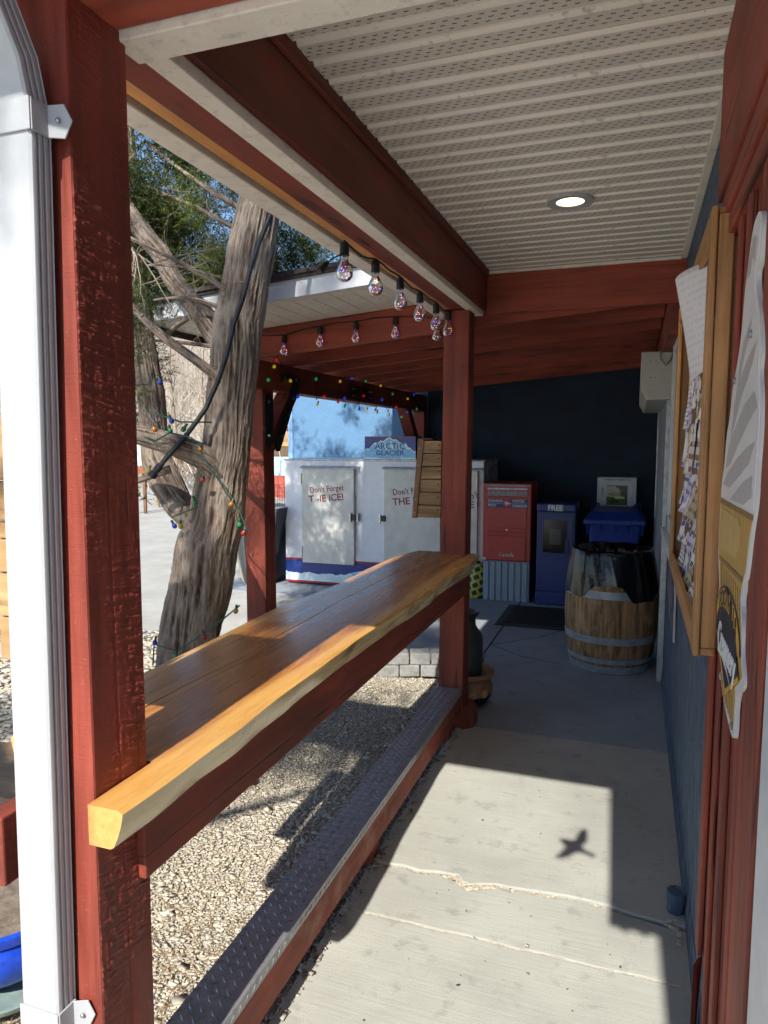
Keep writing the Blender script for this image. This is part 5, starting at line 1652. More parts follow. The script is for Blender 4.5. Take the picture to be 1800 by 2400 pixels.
# ------------------------------------------------------------------ barrel, liner bag
ba = thing('oak_barrel', 'weathered oak wine barrel used as litter bin by the wall', 'barrel', (-0.145, 5.60, 0))
BX, BY = -0.145, 5.60
M['stave'] = wood('weathered_oak_stave', L(0.075, 0.038, 0.018), L(0.40, 0.235, 0.115), 'z', 0.75, 20, crack=0.8, patch=L(0.42, 0.31, 0.20))
RB_ = lambda z: 0.288 + 0.052 * (1 - ((z - 0.44) / 0.44) ** 2)
ns = 26
for k in range(ns):
    a0, a1 = 2 * math.pi * (k + 0.012) / ns, 2 * math.pi * (k + 0.988) / ns
    b = MB()
    zs = np.linspace(0.0, 0.88, 10)
    off = random.uniform(-0.0015, 0.0015)
    for z in zs:
        r_ = RB_(z) + off
        for rr in (r_, r_ - 0.024):
            for a in (a0, (a0 + a1) / 2, a1):
                b.v.append((BX + rr * math.cos(a), BY + rr * math.sin(a), z + (0.002 * math.sin(k * 5) if z > 0.8 else 0)))
    for i in range(len(zs) - 1):
        o = i * 6
        q = o + 6
        b.f += [(o, o + 1, q + 1, q), (o + 1, o + 2, q + 2, q + 1), (o + 2, o + 5, q + 5, q + 2), (o + 5, o + 4, q + 4, q + 5), (o + 4, o + 3, q + 3, q + 4), (o + 3, o, q, q + 3)]
    b.f += [(0, 3, 4, 1), (1, 4, 5, 2)]
    o = (len(zs) - 1) * 6
    b.f += [(o, o + 1, o + 4, o + 3), (o + 1, o + 2, o + 5, o + 4)]
    b.build('stave', M['stave'], ba, smooth=40)
M['hoop'] = plain('galvanised_hoop', L(0.30, 0.345, 0.40), 0.5, 0.2, 20, 0.1, 90, dirt=0.3, Metallic=0.35)
for z0, z1 in ((0.006, 0.060), (0.082, 0.118), (0.232, 0.284), (0.566, 0.622), (0.77, 0.81)):
    MB().lathe(BX, BY, [(RB_(z0) - 0.004, z0), (RB_(z0) + 0.004, z0), (RB_((z0 + z1) / 2) + 0.0045, (z0 + z1) / 2), (RB_(z1) + 0.004, z1), (RB_(z1) - 0.004, z1)], 56).build('hoop', M['hoop'], ba, smooth=60)
MB().lathe(BX, BY, [(0.001, 0.30), (0.27, 0.30)], 32).build('bottom', M['dark'], ba)

bagm = NT('black_bin_liner')
wr = bagm.noise(bagm.co((3, 3, 26)), 2.2, 4, 0.6, 1.2)
w2 = bagm.noise(bagm.co((1, 1, 1)), 18.0, 5, 0.6)
M['bag'] = bagm.done(L(0.003, 0.003, 0.004), 0.10, bagm.bump(bagm.math('ADD', wr, bagm.math('MULTIPLY', w2, 0.4)), 0.16, 0.010))
b = MB()
n = 200
rgb = np.random.default_rng(12)
lvl = []
for i in range(n):
    a = 2 * math.pi * i / n
    fr = (a - 1.5 * math.pi)                          # front of barrel is -Y
    fr = (fr + math.pi) % (2 * math.pi) - math.pi
    hem = 0.60 + 0.008 * math.sin(a * 5)
    st_ = lambda q: max(0.0, min(1.0, q)) ** 2 * (3 - 2 * max(0.0, min(1.0, q)))
    if fr < -0.62: hem = 0.570 + 0.006 * math.sin(a * 9)
    elif fr < -0.30: hem = 0.570 + (0.660 - 0.570) * st_((fr + 0.62) / 0.32)
    elif fr < 0.22: hem = 0.660 + 0.006 * math.sin(a * 7)
    elif fr < 0.52: hem = 0.660 - (0.660 - 0.545) * st_((fr - 0.22) / 0.30)
    elif fr < 0.95: hem = 0.545 + 0.006 * math.sin(a * 6)
    elif fr < 1.3: hem = 0.545 + 0.055 * st_((fr - 0.95) / 0.35)
    lvl.append(hem)
cols = []
for i in range(n):
    a = 2 * math.pi * i / n
    col = []
    for k in range(9):
        f = k / 8
        z = lvl[i] + (0.895 - lvl[i]) * f
        r_ = RB_(min(z, 0.88)) + 0.008 + 0.002 * math.sin(a * 17 + f * 3) * (1 - f) + 0.001 * math.sin(a * 31 + f * 9) + 0.0012 * math.sin(f * 21 + 2 * math.sin(a * 3))
        col.append((r_, z))
    col += [(RB_(0.88) - 0.004, 0.908 + 0.003 * math.sin(a * 7)), (RB_(0.88) - 0.035, 0.900 + 0.006 * math.sin(a * 13)), (0.235 + 0.012 * math.sin(a * 15), 0.82), (0.225 + 0.012 * math.sin(a * 11), 0.70), (0.20, 0.5), (0.02, 0.42)]
    cols.append(col)
    for r_, z in col:
        b.v.append((BX + r_ * math.cos(a), BY + r_ * math.sin(a), z))
k = len(cols[0])
for i in range(n):
    j = (i + 1) % n
    for q in range(k - 1):
        b.f.append((i * k + q, j * k + q, j * k + q + 1, i * k + q + 1))
tag(b.build('bin_liner', M['bag'], None, smooth=180), 'shiny black bin liner folded over the rim of the barrel', 'bag')

# ------------------------------------------------------------------ door mat
dm = thing('door_mat', 'dark rubber scraper mat in front of the paper box', 'mat', (-0.8, 6.88, 0))
MB().add([(-1.20, 6.44, 0.003), (-0.25, 6.44, 0.003), (-0.25, 7.30, 0.003), (-1.20, 7.30, 0.003), (-1.18, 6.46, 0.014), (-0.27, 6.46, 0.014), (-0.27, 7.28, 0.014), (-1.18, 7.28, 0.014)],
         [(0, 1, 5, 4), (1, 2, 6, 5), (2, 3, 7, 6), (3, 0, 4, 7), (4, 5, 6, 7)]).build('border', plain('black_rubber', L(0.035, 0.038, 0.042), 0.7, 0.2, 30), dm)
b = MB()
for i in range(46):
    x = -1.125 + i * 0.0195
    b.box(x, x + 0.0085, 6.52, 7.22, 0.0142, 0.0215)
for j in range(36):
    y = 6.52 + j * 0.0195
    b.box(-1.125, -0.235 - 0.035, y, y + 0.0085, 0.0142, 0.0195)
b.build('scraper_grid', plain('black_rubber_grid', L(0.028, 0.03, 0.033), 0.65), dm)

# ------------------------------------------------------------------ yellow sack by the letter box
ys = thing('yellow_sack', 'yellow plastic sack with black print beside the letter box', 'bag', (-1.60, 7.55, 0))
b = MB()
n = 28
for j in range(15):
    f = j / 14
    z = 0.005 + 0.40 * f
    w = (0.115 * (1 - 0.55 * f ** 2.2)) * (1 if f < 0.93 else 0.6)
    d = (0.07 * (1 - 0.6 * f ** 2))
    for i in range(n):
        a = 2 * math.pi * i / n
        q = 1 + 0.05 * math.sin(a * 5 + j) + 0.04 * math.sin(a * 9 - j * 1.7)
        b.v.append((-1.60 + w * q * math.cos(a), 7.55 + d * q * math.sin(a), z))
for j in range(14):
    for i in range(n):
        i2 = (i + 1) % n
        b.f.append((j * n + i, j * n + i2, (j + 1) * n + i2, (j + 1) * n + i))
b.f.append(tuple(14 * n + i for i in range(n)))
yt = NT('yellow_sack_print')
yt.tc = yt.n("ShaderNodeTexCoord")
br_ = yt.n("ShaderNodeTexBrick")
mpv = yt.co((1, 1, 1), rot=(R(90), 0, R(24)))
br_.offset = 0.5
for nm, v in (("Color1", L(0.01, 0.01, 0.01)), ("Color2", L(0.012, 0.012, 0.012)), ("Mortar", L(0.42, 0.42, 0.03)), ("Scale", 1.0), ("Mortar Size", 0.013), ("Brick Width", 0.085), ("Row Height", 0.075)):
    br_.inputs[nm].default_value = v
yt.l(mpv, br_.inputs["Vector"])
b.build('sack', yt.done(br_.outputs["Color"], 0.35, yt.bump(yt.noise(yt.co((1, 1, 1)), 25, 4), 0.6, 0.02)), ys, smooth=180)

# ------------------------------------------------------------------ pot with milk can behind the far post
pt = thing('clay_pot', 'wide terracotta pot with painted leaves behind the far post', 'pot', (-0.99, 4.40, 0))
PX0, PY0 = -0.995, 4.395
terra = plain('old_terracotta', L(0.30, 0.155, 0.095), 0.85, 0.25, 14, 0.4, 80, dirt=0.4)
MB().lathe(PX0, PY0, [(0.10, 0.0), (0.135, 0.03), (0.165, 0.085), (0.172, 0.13), (0.160, 0.175), (0.150, 0.195), (0.172, 0.203), (0.185, 0.215), (0.187, 0.230), (0.178, 0.238), (0.160, 0.236), (0.145, 0.205), (0.140, 0.12), (0.09, 0.03)], 44).build('pot', terra, pt, smooth=60)
MB().lathe(PX0, PY0, [(0.136, 0.0295), (0.1665, 0.084), (0.1675, 0.092)], 44).build('dark_glaze', M['dark'], pt, smooth=60)
for a in (-150, -120, -92, -62, -33, -5, 25):
    b = MB()
    for k in range(10):
        t_ = 2 * math.pi * k / 10
        aa = R(a) + 0.16 * math.cos(t_)
        zz = 0.115 + 0.026 * math.sin(t_)
        rr = 0.1745
        b.v.append((PX0 + rr * math.cos(aa), PY0 + rr * math.sin(aa), zz))
    b.f.append(tuple(range(10)))
    b.build('painted_leaf', plain('cream_glaze', L(0.48, 0.30, 0.15), 0.6), pt)
MB().lathe(PX0, PY0, [(0.001, 0.19), (0.147, 0.19)], 24).build('soil', M['dirt'], pt)
mk = thing('milk_can', 'dark old metal milk can standing in the clay pot', 'milk can', (PX0, PY0, 0.19))
MB().lathe(PX0, PY0, [(0.105, 0.185), (0.108, 0.40), (0.108, 0.44), (0.098, 0.475), (0.072, 0.51), (0.062, 0.53), (0.060, 0.575), (0.078, 0.60), (0.083, 0.615), (0.078, 0.618), (0.055, 0.58), (0.05, 0.55)], 40).build('can', plain('dark_green_black_iron', L(0.036, 0.044, 0.042), 0.45, 0.35, 12, 0.2, 60, dirt=0.3), mk, smooth=50)
for s in (-1,):
    MB().tube([(PX0 + s * 0.06, PY0 - 0.01, 0.56), (PX0 + s * 0.10, PY0 - 0.01, 0.575), (PX0 + s * 0.115, PY0 - 0.01, 0.53), (PX0 + s * 0.10, PY0 - 0.01, 0.47)], 0.007, 8).build('handle', M['black_metal'], mk, smooth=60)

# ------------------------------------------------------------------ slatted wooden boxes on the posts
M['slat'] = wood('weathered_slat', L(0.13, 0.075, 0.035), L(0.40, 0.25, 0.12), 'x', 0.75, 18, saw=0.4, crack=0.6, patch=L(0.30, 0.26, 0.21))
M['slat_sun'] = wood('pale_pine_slat', L(0.36, 0.19, 0.075), L(0.60, 0.38, 0.17), 'x', 0.65, 9, saw=0.3, crack=0.6)
M['stave_edge'] = wood('brown_edge_strip', L(0.10, 0.045, 0.02), L(0.26, 0.13, 0.06), 'z', 0.6, 16, crack=0.4)
sb = thing('slatted_box', 'weathered slatted wooden box hung on the far post', 'wooden box', (-1.15, 4.1, 1.25))
zs = np.linspace(1.250, 1.706, 7)
for k in range(6):
    za, zb = zs[k], zs[k + 1]
    xl = lambda z: -1.222 + (z - 1.25) * 0.09
    b = MB()
    b.add([(xl(za), 4.035, za + 0.002), (-1.074, 4.035, za + 0.002), (-1.074, 4.26, za + 0.002), (xl(za), 4.26, za + 0.002), (xl(zb), 4.035, zb - 0.002), (-1.074, 4.035, zb - 0.002), (-1.074, 4.26, zb - 0.002), (xl(zb), 4.26, zb - 0.002)],
          [(0, 3, 2, 1), (4, 5, 6, 7), (0, 1, 5, 4), (1, 2, 6, 5), (2, 3, 7, 6), (3, 0, 4, 7)])
    o = b.build('slat', M['slat'], sb, bevel=0.004)
    MB().ball((-1.09, 4.034, (za + zb) / 2 + 0.01), (0.005, 0.003, 0.005), 8, 5).build('nail', M['dark'], o)
MB().prism([(-1.250, 4.022, 1.247), (-1.220, 4.022, 1.247), (-1.176, 4.022, 1.712), (-1.212, 4.022, 1.715)], (0, 0.25, 0)).build('edge_strip', M['stave_edge'], sb, bevel=0.004)
for z in (1.28, 1.36, 1.44, 1.56, 1.66):
    MB().ball((-1.235 + (z - 1.25) * 0.08, 4.0215, z), (0.005, 0.003, 0.005), 8, 5).build('nail', M['bolt'], sb)

pb = thing('slatted_sign', 'sunlit pine slatted sign beside the near post, left of the downspout', 'wooden sign', (-1.25, 1.18, 1.18))
zs = [1.185, 1.29, 1.395, 1.475, 1.515, 1.61, 1.755]
for k in range(6):
    MB().box(-1.405, -1.304 - 0.006 * (k < 3), 1.245, 1.27, zs[k] + 0.0015, zs[k + 1] - 0.0015).build('slat', M['slat_sun'], pb, bevel=0.004)
MB().prism([(-1.303, 1.25, 1.19), (-1.28, 1.25, 1.19), (-1.268, 1.25, 1.40), (-1.285, 1.25, 1.53), (-1.303, 1.25, 1.40)], (0, 0.03, 0)).build('edge_strip', M['stave_edge'], pb, bevel=0.004)
MB().box(-1.27, -1.062, 1.252, 1.272, 1.20, 1.752).build('back_board', M['slat_sun'], pb, bevel=0.003)

# ------------------------------------------------------------------ bench, glazed pot and saucer left of the near post
bn = thing('slab_bench', 'thick wooden slab bench with red apron left of the downspout', 'bench', (-2.5, 2.0, 0))
M['slab'] = wood('weathered_slab', L(0.30, 0.17, 0.08), L(0.55, 0.36, 0.20), 'x', 0.75, 9, saw=0.4, crack=0.9, patch=L(0.42, 0.38, 0.28))
b = MB()
for i in range(25):
    x = -3.2 + 1.30 * i / 24
    w = 0.012 * math.sin(x * 13) + 0.006 * math.sin(x * 31)
    for y, z in ((2.18 + w, 0.365), (2.17 + w, 0.452), (1.82 + w, 0.452), (1.80 + w, 0.435), (1.805 + w, 0.39), (1.815 + w, 0.365)):
        b.v.append((x, y, z))
for i in range(24):
    for j in range(6):
        j2 = (j + 1) % 6
        b.f.append((i * 6 + j, i * 6 + j2, i * 6 + 6 + j2, i * 6 + 6 + j))
b.f += [tuple(range(5, -1, -1)), tuple(24 * 6 + j for j in range(6))]
b.build('slab', M['slab'], bn, smooth=35)
board('apron', M['red_x'], bn, -3.15, -1.93, 1.825, 1.865, 0.115, 0.3645, 0.004)
for x in (-3.1, -2.05):
    board('leg', M['red_z'], bn, x, x + 0.09, 1.87, 2.1, 0.0, 0.3645, 0.005)
bpot = thing('blue_glazed_pot', 'cobalt blue glazed pot beside the downspout', 'pot', (-1.85, 1.60, 0))
MB().lathe(-1.86, 1.61, [(0.12, 0.03), (0.175, 0.07), (0.20, 0.13), (0.205, 0.18), (0.195, 0.20), (0.21, 0.21), (0.213, 0.24), (0.20, 0.245), (0.18, 0.22), (0.17, 0.1)], 44).build('pot', plain('cobalt_glaze', L(0.012, 0.06, 0.50), 0.14, 0.45, 16, 0.05, 30, dirt=0.4), bpot, smooth=60)
MB().lathe(-1.86, 1.61, [(0.001, 0.21), (0.185, 0.21)], 24).build('soil', M['dirt'], bpot)
MB().lathe(-1.86, 1.61, [(0.001, -0.01), (0.19, -0.01), (0.225, 0.012), (0.235, 0.033), (0.225, 0.033), (0.19, 0.008), (0.001, 0.008)], 44).build('saucer', plain('sage_saucer', L(0.30, 0.40, 0.35), 0.5, 0.2, 20), bpot, smooth=40)
# dark stones on the gravel
for i, (x, y, s) in enumerate([(-1.93, 3.02, 0.05), (-1.86, 3.06, 0.035), (-1.80, 3.0, 0.045)]):
    b = MB().ball((x, y, 0.012), (s, s * 0.7, s * 0.5), 10, 7)
    b.v = [(vx + random.uniform(-0.12, 0.12) * s, vy + random.uniform(-0.12, 0.12) * s, vz + random.uniform(-0.1, 0.1) * s) for vx, vy, vz in b.v]
    tag(b.build('stone', plain('dark_stone', L(0.06, 0.06, 0.065), 0.7, 0.3, 30), None, smooth=60), ['dark stone on the gravel, leftmost of three under the counter', 'small dark stone on the gravel, middle of three', 'dark stone on the gravel, rightmost of three under the counter'][i], 'stone', 'dark stones on the gravel')

# ------------------------------------------------------------------ leaning board and folded parasol
lb = thing('leaning_board', 'grey framed board leaning against the left end of the freezer', 'board', (-4.0, 7.55, 0))
axv, dn = Vector((0.165, 0.0, 0.92)), Vector((0.985, 0, -0.17))
MB().obox((-4.005, 7.57, 0.46), axv * 0.5, (0, 0.26, 0), dn * 0.012).build('panel', M['black_metal'], lb)
for s in (-1, 1):
    MB().obox(Vector((-4.005, 7.57, 0.46)) + Vector((0, s * 0.26, 0)), axv * 0.505, (0, 0.018, 0), dn * 0.018).build('frame', plain('grey_board_frame', L(0.33, 0.36, 0.40), 0.5), lb, bevel=0.004)
um = thing('folded_parasol', 'beige folded parasol standing behind the canopy post', 'parasol', (-2.85, 4.75, 0))
b = MB()
pz = [(0.62, 0.075), (0.66, 0.09), (0.80, 0.115), (0.97, 0.135), (1.02, 0.12), (1.2, 0.085), (1.45, 0.055), (1.70, 0.02)]
n = 32
for z, r_ in pz:
    for i in range(n):
        a = 2 * math.pi * i / n
        rr = r_ * (1 + 0.16 * math.cos(a * 8))
        b.v.append((-2.735 + rr * math.cos(a), 4.75 + rr * math.sin(a), z))
for j in range(len(pz) - 1):
    for i in range(n):
        i2 = (i + 1) % n
        b.f.append((j * n + i, j * n + i2, (j + 1) * n + i2, (j + 1) * n + i))
b.build('canopy', plain('grey_beige_cloth', L(0.42, 0.39, 0.34), 0.9, 0.12, 12, 0.2, 200), um, smooth=60)
MB().tube([(-2.735, 4.75, 0), (-2.735, 4.75, 1.75)], 0.02, 10).build('pole', M['galv'], um)

# ------------------------------------------------------------------ notice board
nbd = thing('notice_board', 'wooden framed cork notice board crowded with papers on the wall', 'notice board', (0.19, 2.7, 1.1))
M['frame'] = wood('varnished_fir_frame', L(0.30, 0.135, 0.045), L(0.52, 0.27, 0.095), 'z', 0.45, 20, crack=0.0, speck=0.1)
M['frame_y'] = wood('varnished_fir_rail', L(0.30, 0.135, 0.045), L(0.52, 0.27, 0.095), 'y', 0.45, 20, crack=0.0, speck=0.1)
bx0, bx1, by0, by1, bz0, bz1 = 0.158, XW, 2.00, 3.48, 1.135, 2.285
board('frame_stile', M['frame'], nbd, bx0, bx0 + 0.016, by0, by0 + 0.072, bz0, bz1)
board('frame_stile', M['frame'], nbd, bx0, bx0 + 0.016, by1 - 0.072, by1, bz0, bz1)
board('frame_rail', M['frame_y'], nbd, bx0 + 0.001, bx0 + 0.016, by0 + 0.0725, by1 - 0.0725, bz0, bz0 + 0.072)
board('frame_rail', M['frame_y'], nbd, bx0 + 0.001, bx0 + 0.016, by0 + 0.0725, by1 - 0.0725, bz1 - 0.072, bz1)
board('side_board', M['frame'], nbd, bx0 + 0.018, 0.2135, by0 + 0.006, by0 + 0.028, bz0 + 0.022, bz1 - 0.018)
board('side_board', M['frame'], nbd, bx0 + 0.018, 0.2135, by1 - 0.028, by1 - 0.006, bz0 + 0.022, bz1 - 0.018)
board('bottom_board', M['frame_y'], nbd, bx0 + 0.018, 0.2135, by0 + 0.012, by1 - 0.012, bz0 + 0.0, bz0 + 0.021)
board('top_board', M['frame_y'], nbd, bx0 + 0.018, 0.2135, by0 + 0.012, by1 - 0.012, bz1 - 0.017, bz1 - 0.001)
board('cork', plain('cork', L(0.33, 0.19, 0.09), 0.9, 0.25, 90), nbd, XW - 0.022, XW - 0.001, by0 + 0.029, by1 - 0.029, bz0 + 0.0215, bz1 - 0.0175, 0)


def paper_mat(name, base, ink, rows, style):
    t = NT(name)
    t.tc = t.n("ShaderNodeTexCoord")
    sp = t.n("ShaderNodeSeparateXYZ")
    t.l(t.tc.outputs["Object"], sp.inputs[0])
    y, z = sp.outputs[1], sp.outputs[2]
    row = t.math('FRACT', t.math('MULTIPLY', z, rows))
    word = t.noise(t.co((1, 60, rows * 0.5)), 1.0, 2)
    m = t.math('MULTIPLY', t.math('LESS_THAN', row, 0.42), t.math('GREATER_THAN', word, 0.47))
    col = t.mix(m, base, ink)
    if style:
        blk = t.noise(t.co((1, 12, 9), loc=(style, 2, style * 3)), 1.0, 1)
        col = t.mix(t.ramp(blk, [(0.56, 0), (0.57, 1)], 'CONSTANT'), col, ink)
        blk2 = t.noise(t.co((1, 9, 14), loc=(style * 5, 7, style)), 1.0, 1)
        col = t.mix(t.ramp(blk2, [(0.58, 0), (0.59, 1)], 'CONSTANT'), col, L(0.75, 0.74, 0.72))
    return t.done(col, 0.7)


WHT = L(0.72, 0.71, 0.73)
PM = [paper_mat('white_printed_paper', WHT, L(0.10, 0.10, 0.14), 55, 0), paper_mat('white_bold_poster', WHT, L(0.05, 0.05, 0.07), 24, 0), paper_mat('purple_poster', L(0.55, 0.52, 0.66), L(0.17, 0.11, 0.33), 30, 1.3),
      paper_mat('green_photo_poster', L(0.20, 0.26, 0.14), L(0.06, 0.07, 0.09), 18, 2.1), paper_mat('dark_photo_poster', L(0.60, 0.57, 0.55), L(0.16, 0.08, 0.07), 22, 3.2), paper_mat('blue_flyer', L(0.60, 0.62, 0.68), L(0.06, 0.09, 0.32), 26, 4.5),
      paper_mat('orange_flyer', L(0.66, 0.55, 0.45), L(0.50, 0.17, 0.07), 26, 5.1), paper_mat('tan_flyer', L(0.45, 0.38, 0.25), L(0.10, 0.10, 0.10), 34, 0)]
PIN = [plain('pin_' + nm, c, 0.3) for nm, c in (('red', L(0.6, 0.02, 0.02)), ('blue', L(0.05, 0.35, 0.7)), ('yellow', L(0.7, 0.5, 0.03)), ('green', L(0.03, 0.4, 0.1)), ('white', L(0.8, 0.8, 0.8)))]


def paper(yc, zc, w, h, mat, x, curl, seed, label, pinc=0, curl_top=0.0, group='papers pinned on the notice board'):
    rg = np.random.default_rng(seed)
    b = MB()
    nu, nv = 8, 8
    for j in range(nv + 1):
        v = j / nv
        for i in range(nu + 1):
            u = i / nu
            lift = curl * (max(0, 0.8 - v) ** 2) * (0.6 + 0.5 * u) + curl_top * (v ** 2) * u ** 1.5 + 0.004 * math.sin(u * 5 + seed) * (1 - v)
            b.v.append((x - lift, yc + w * (0.5 - u) * -1, zc + h * (v - 0.5)))
    # u runs from the near (-Y) to the far (+Y) side
    for j in range(nv):
        for i in range(nu):
            k = j * (nu + 1) + i
            b.f.append((k, k + nu + 1, k + nu + 2, k + 1))
    t = thing('pinned_paper', label, 'paper', (x, yc, zc - h / 2), group)
    ob = b.build('sheet', mat, t, smooth=180)
    so = ob.modifiers.new('thick', 'SOLIDIFY')
    so.thickness = 0.0005
    MB().tube([(x + 0.002, yc, zc + h * 0.42), (x - 0.012, yc, zc + h * 0.42)], [0.005, 0.007], 8).build('pin', PIN[pinc], t)
    return t


pid = [0]


ROWN = ['top row', 'second row', 'middle row', 'fourth row', 'bottom row']
COLN = ['nearest', 'second', 'third', 'fourth', 'fifth', 'farthest']
rown = [0]


def row(z, h, items, x0=XW - 0.025):
    rown[0] += 1
    for ci, (yc, w, mi, cu, lab, pc) in enumerate(items):
        if lab == GEN:
            lab = '%s printed notice in the %s of papers on the notice board' % (COLN[ci] if ci < len(items) - 1 else 'farthest', ROWN[rown[0] - 1])
        pid[0] += 1
        paper(yc, z + random.uniform(-0.02, 0.02), w, h * random.uniform(0.9, 1.1), PM[mi], x0 - 0.0015 * (pid[0] % 5) - 0.001, cu, pid[0], lab, pc)


GEN = 'small printed notice pinned among the crowded papers on the board'
row(1.90, 0.30, [(2.18, 0.20, 0, 0.03, 'white text sheet high on the near side of the notice board', 4), (2.42, 0.22, 3, 0.02, 'green photo poster in the upper middle of the notice board', 1), (2.66, 0.20, 4, 0.03, 'dark red photo poster at upper far side of the notice board', 0),
                 (2.92, 0.22, 2, 0.02, GEN, 2), (3.2, 0.2, 0, 0.03, GEN, 3)])
row(1.70, 0.26, [(2.17, 0.18, 0, 0.035, GEN, 0), (2.36, 0.18, 1, 0.03, 'white sheet of bold black list lines in the middle of the notice board', 1), (2.58, 0.2, 4, 0.02, GEN, 2), (2.82, 0.2, 4, 0.03, GEN, 3), (3.08, 0.2, 6, 0.02, GEN, 4), (3.3, 0.14, 2, 0.02, GEN, 1)])
row(1.53, 0.20, [(2.15, 0.14, 7, 0.04, GEN, 2), (2.31, 0.15, 4, 0.05, GEN, 3), (2.48, 0.16, 7, 0.06, GEN, 1), (2.68, 0.18, 6, 0.05, 'orange flyer halfway up the notice board', 0), (2.9, 0.2, 2, 0.05, GEN, 4), (3.15, 0.2, 5, 0.03, GEN, 2)])
row(1.39, 0.18, [(2.14, 0.13, 0, 0.03, GEN, 0), (2.29, 0.14, 0, 0.03, GEN, 3), (2.46, 0.16, 1, 0.04, GEN, 2), (2.64, 0.18, 2, 0.03, 'purple poster in the lower middle of the notice board', 1), (2.88, 0.2, 4, 0.03, GEN, 4), (3.14, 0.2, 5, 0.03, GEN, 0)])
row(1.25, 0.16, [(2.13, 0.12, 1, 0.045, GEN, 1), (2.28, 0.13, 0, 0.05, GEN, 4), (2.46, 0.16, 0, 0.06, GEN, 3), (2.66, 0.18, 7, 0.04, GEN, 2), (2.90, 0.2, 5, 0.03, 'blue flyer low on the far side of the notice board', 0), (3.15, 0.18, 0, 0.03, GEN, 1)])
paper(2.62, 2.06, 0.24, 0.27, paper_mat('navy_star_poster', L(0.02, 0.022, 0.05), L(0.5, 0.05, 0.05), 20, 0), XW - 0.030, 0.010, 50, 'navy poster with white margin half hidden by curled sheet', 4)
# the large sheet that has curled out of the frame
b = MB()
nu, nv = 14, 14
for j in range(nv + 1):
    v = j / nv
    for i in range(nu + 1):
        u = i / nu
        x = 0.192 - (0.030 + 0.060 * v ** 1.2) * math.sin(u * math.pi * 0.5) ** 1.4
        b.v.append((x, 2.30 + 0.29 * u - 0.02 * v * u, 1.915 + 0.31 * v - 0.03 * u * (1 - v) + 0.006 * math.sin(u * 3)))
for j in range(nv):
    for i in range(nu):
        k = j * (nu + 1) + i
        b.f.append((k, k + nu + 1, k + nu + 2, k + 1))
cs = thing('curled_sheet', 'large white sheet curling out from the top of the notice board', 'paper', (0.18, 2.45, 1.9), 'papers pinned on the notice board')
o = b.build('sheet', paper_mat('ghost_printed_sheet', L(0.68, 0.66, 0.70), L(0.60, 0.58, 0.63), 46, 0), cs, smooth=180)
o.modifiers.new('thick', 'SOLIDIFY').thickness = 0.0005

# ------------------------------------------------------------------ ice-cream cone sign
cone = thing('ice_cream_sign', 'tall cut out soft ice cream cone sign on the red boards', 'sign', (0.19, 1.62, 1.1))
OUT = [(1.511, 2.120), (1.566, 2.105), (1.608, 2.042), (1.635, 2.001), (1.652, 1.923), (1.702, 1.86), (1.760, 1.818), (1.777, 1.76), (1.832, 1.712), (1.842, 1.651), (1.884, 1.598), (1.885, 1.556), (1.888, 1.449), (1.884, 1.431), (1.832, 1.36), (1.852, 1.332), (1.842, 1.259), (1.721, 1.196), (1.705, 1.157),
       (1.635, 1.135), (1.520, 1.118), (1.474, 1.125), (1.483, 1.215), (1.392, 1.251), (1.385, 1.275), (1.434, 1.315), (1.431, 1.358), (1.480, 1.395), (1.446, 1.442), (1.418, 1.452), (1.389, 1.539), (1.351, 1.598), (1.357, 1.642), (1.345, 1.709), (1.353, 1.774), (1.386, 1.821), (1.374, 1.852), (1.408, 1.915), (1.470, 1.969), (1.489, 2.008), (1.452, 2.018), (1.440, 2.075), (1.465, 2.112)]


for _ in range(2):
    OUT = [q for i in range(len(OUT)) for q in ((OUT[i][0] * 0.75 + OUT[(i + 1) % len(OUT)][0] * 0.25, OUT[i][1] * 0.75 + OUT[(i + 1) % len(OUT)][1] * 0.25), (OUT[i][0] * 0.25 + OUT[(i + 1) % len(OUT)][0] * 0.75, OUT[i][1] * 0.25 + OUT[(i + 1) % len(OUT)][1] * 0.75))]


def shrink(P, d):
    n = len(P)
    out = []
    area = sum(P[i][0] * P[(i + 1) % n][1] - P[(i + 1) % n][0] * P[i][1] for i in range(n))
    s = 1 if area > 0 else -1
    for i in range(n):
        a, c_, e = Vector(P[i - 1]), Vector(P[i]), Vector(P[(i + 1) % n])
        t1, t2_ = (c_ - a).normalized(), (e - c_).normalized()
        nn = Vector((-(t1.y + t2_.y), t1.x + t2_.x))
        nn = nn.normalized() if nn.length > 1e-6 else Vector((0, 0))
        q = c_ + nn * d * s
        out.append((q.x, q.y))
    return out


XC = 0.1965


def face(name, pts, mat, parent, lvl, th=0.0008):
    return MB().prism([(XC - 0.0009 * lvl, y, z) for y, z in pts], (-th, 0, 0)).build(name, mat, parent)


MB().prism([(XC + 0.009, y, z) for y, z in OUT], (-0.009, 0, 0)).build('backing', plain('white_coroplast', L(0.68, 0.67, 0.66), 0.4, 0.03, 8), cone)
IN = shrink(OUT, 0.016)
top = [p for p in IN if p[1] > 1.575]
cream = [p for p in IN if p[1] >= 1.56]
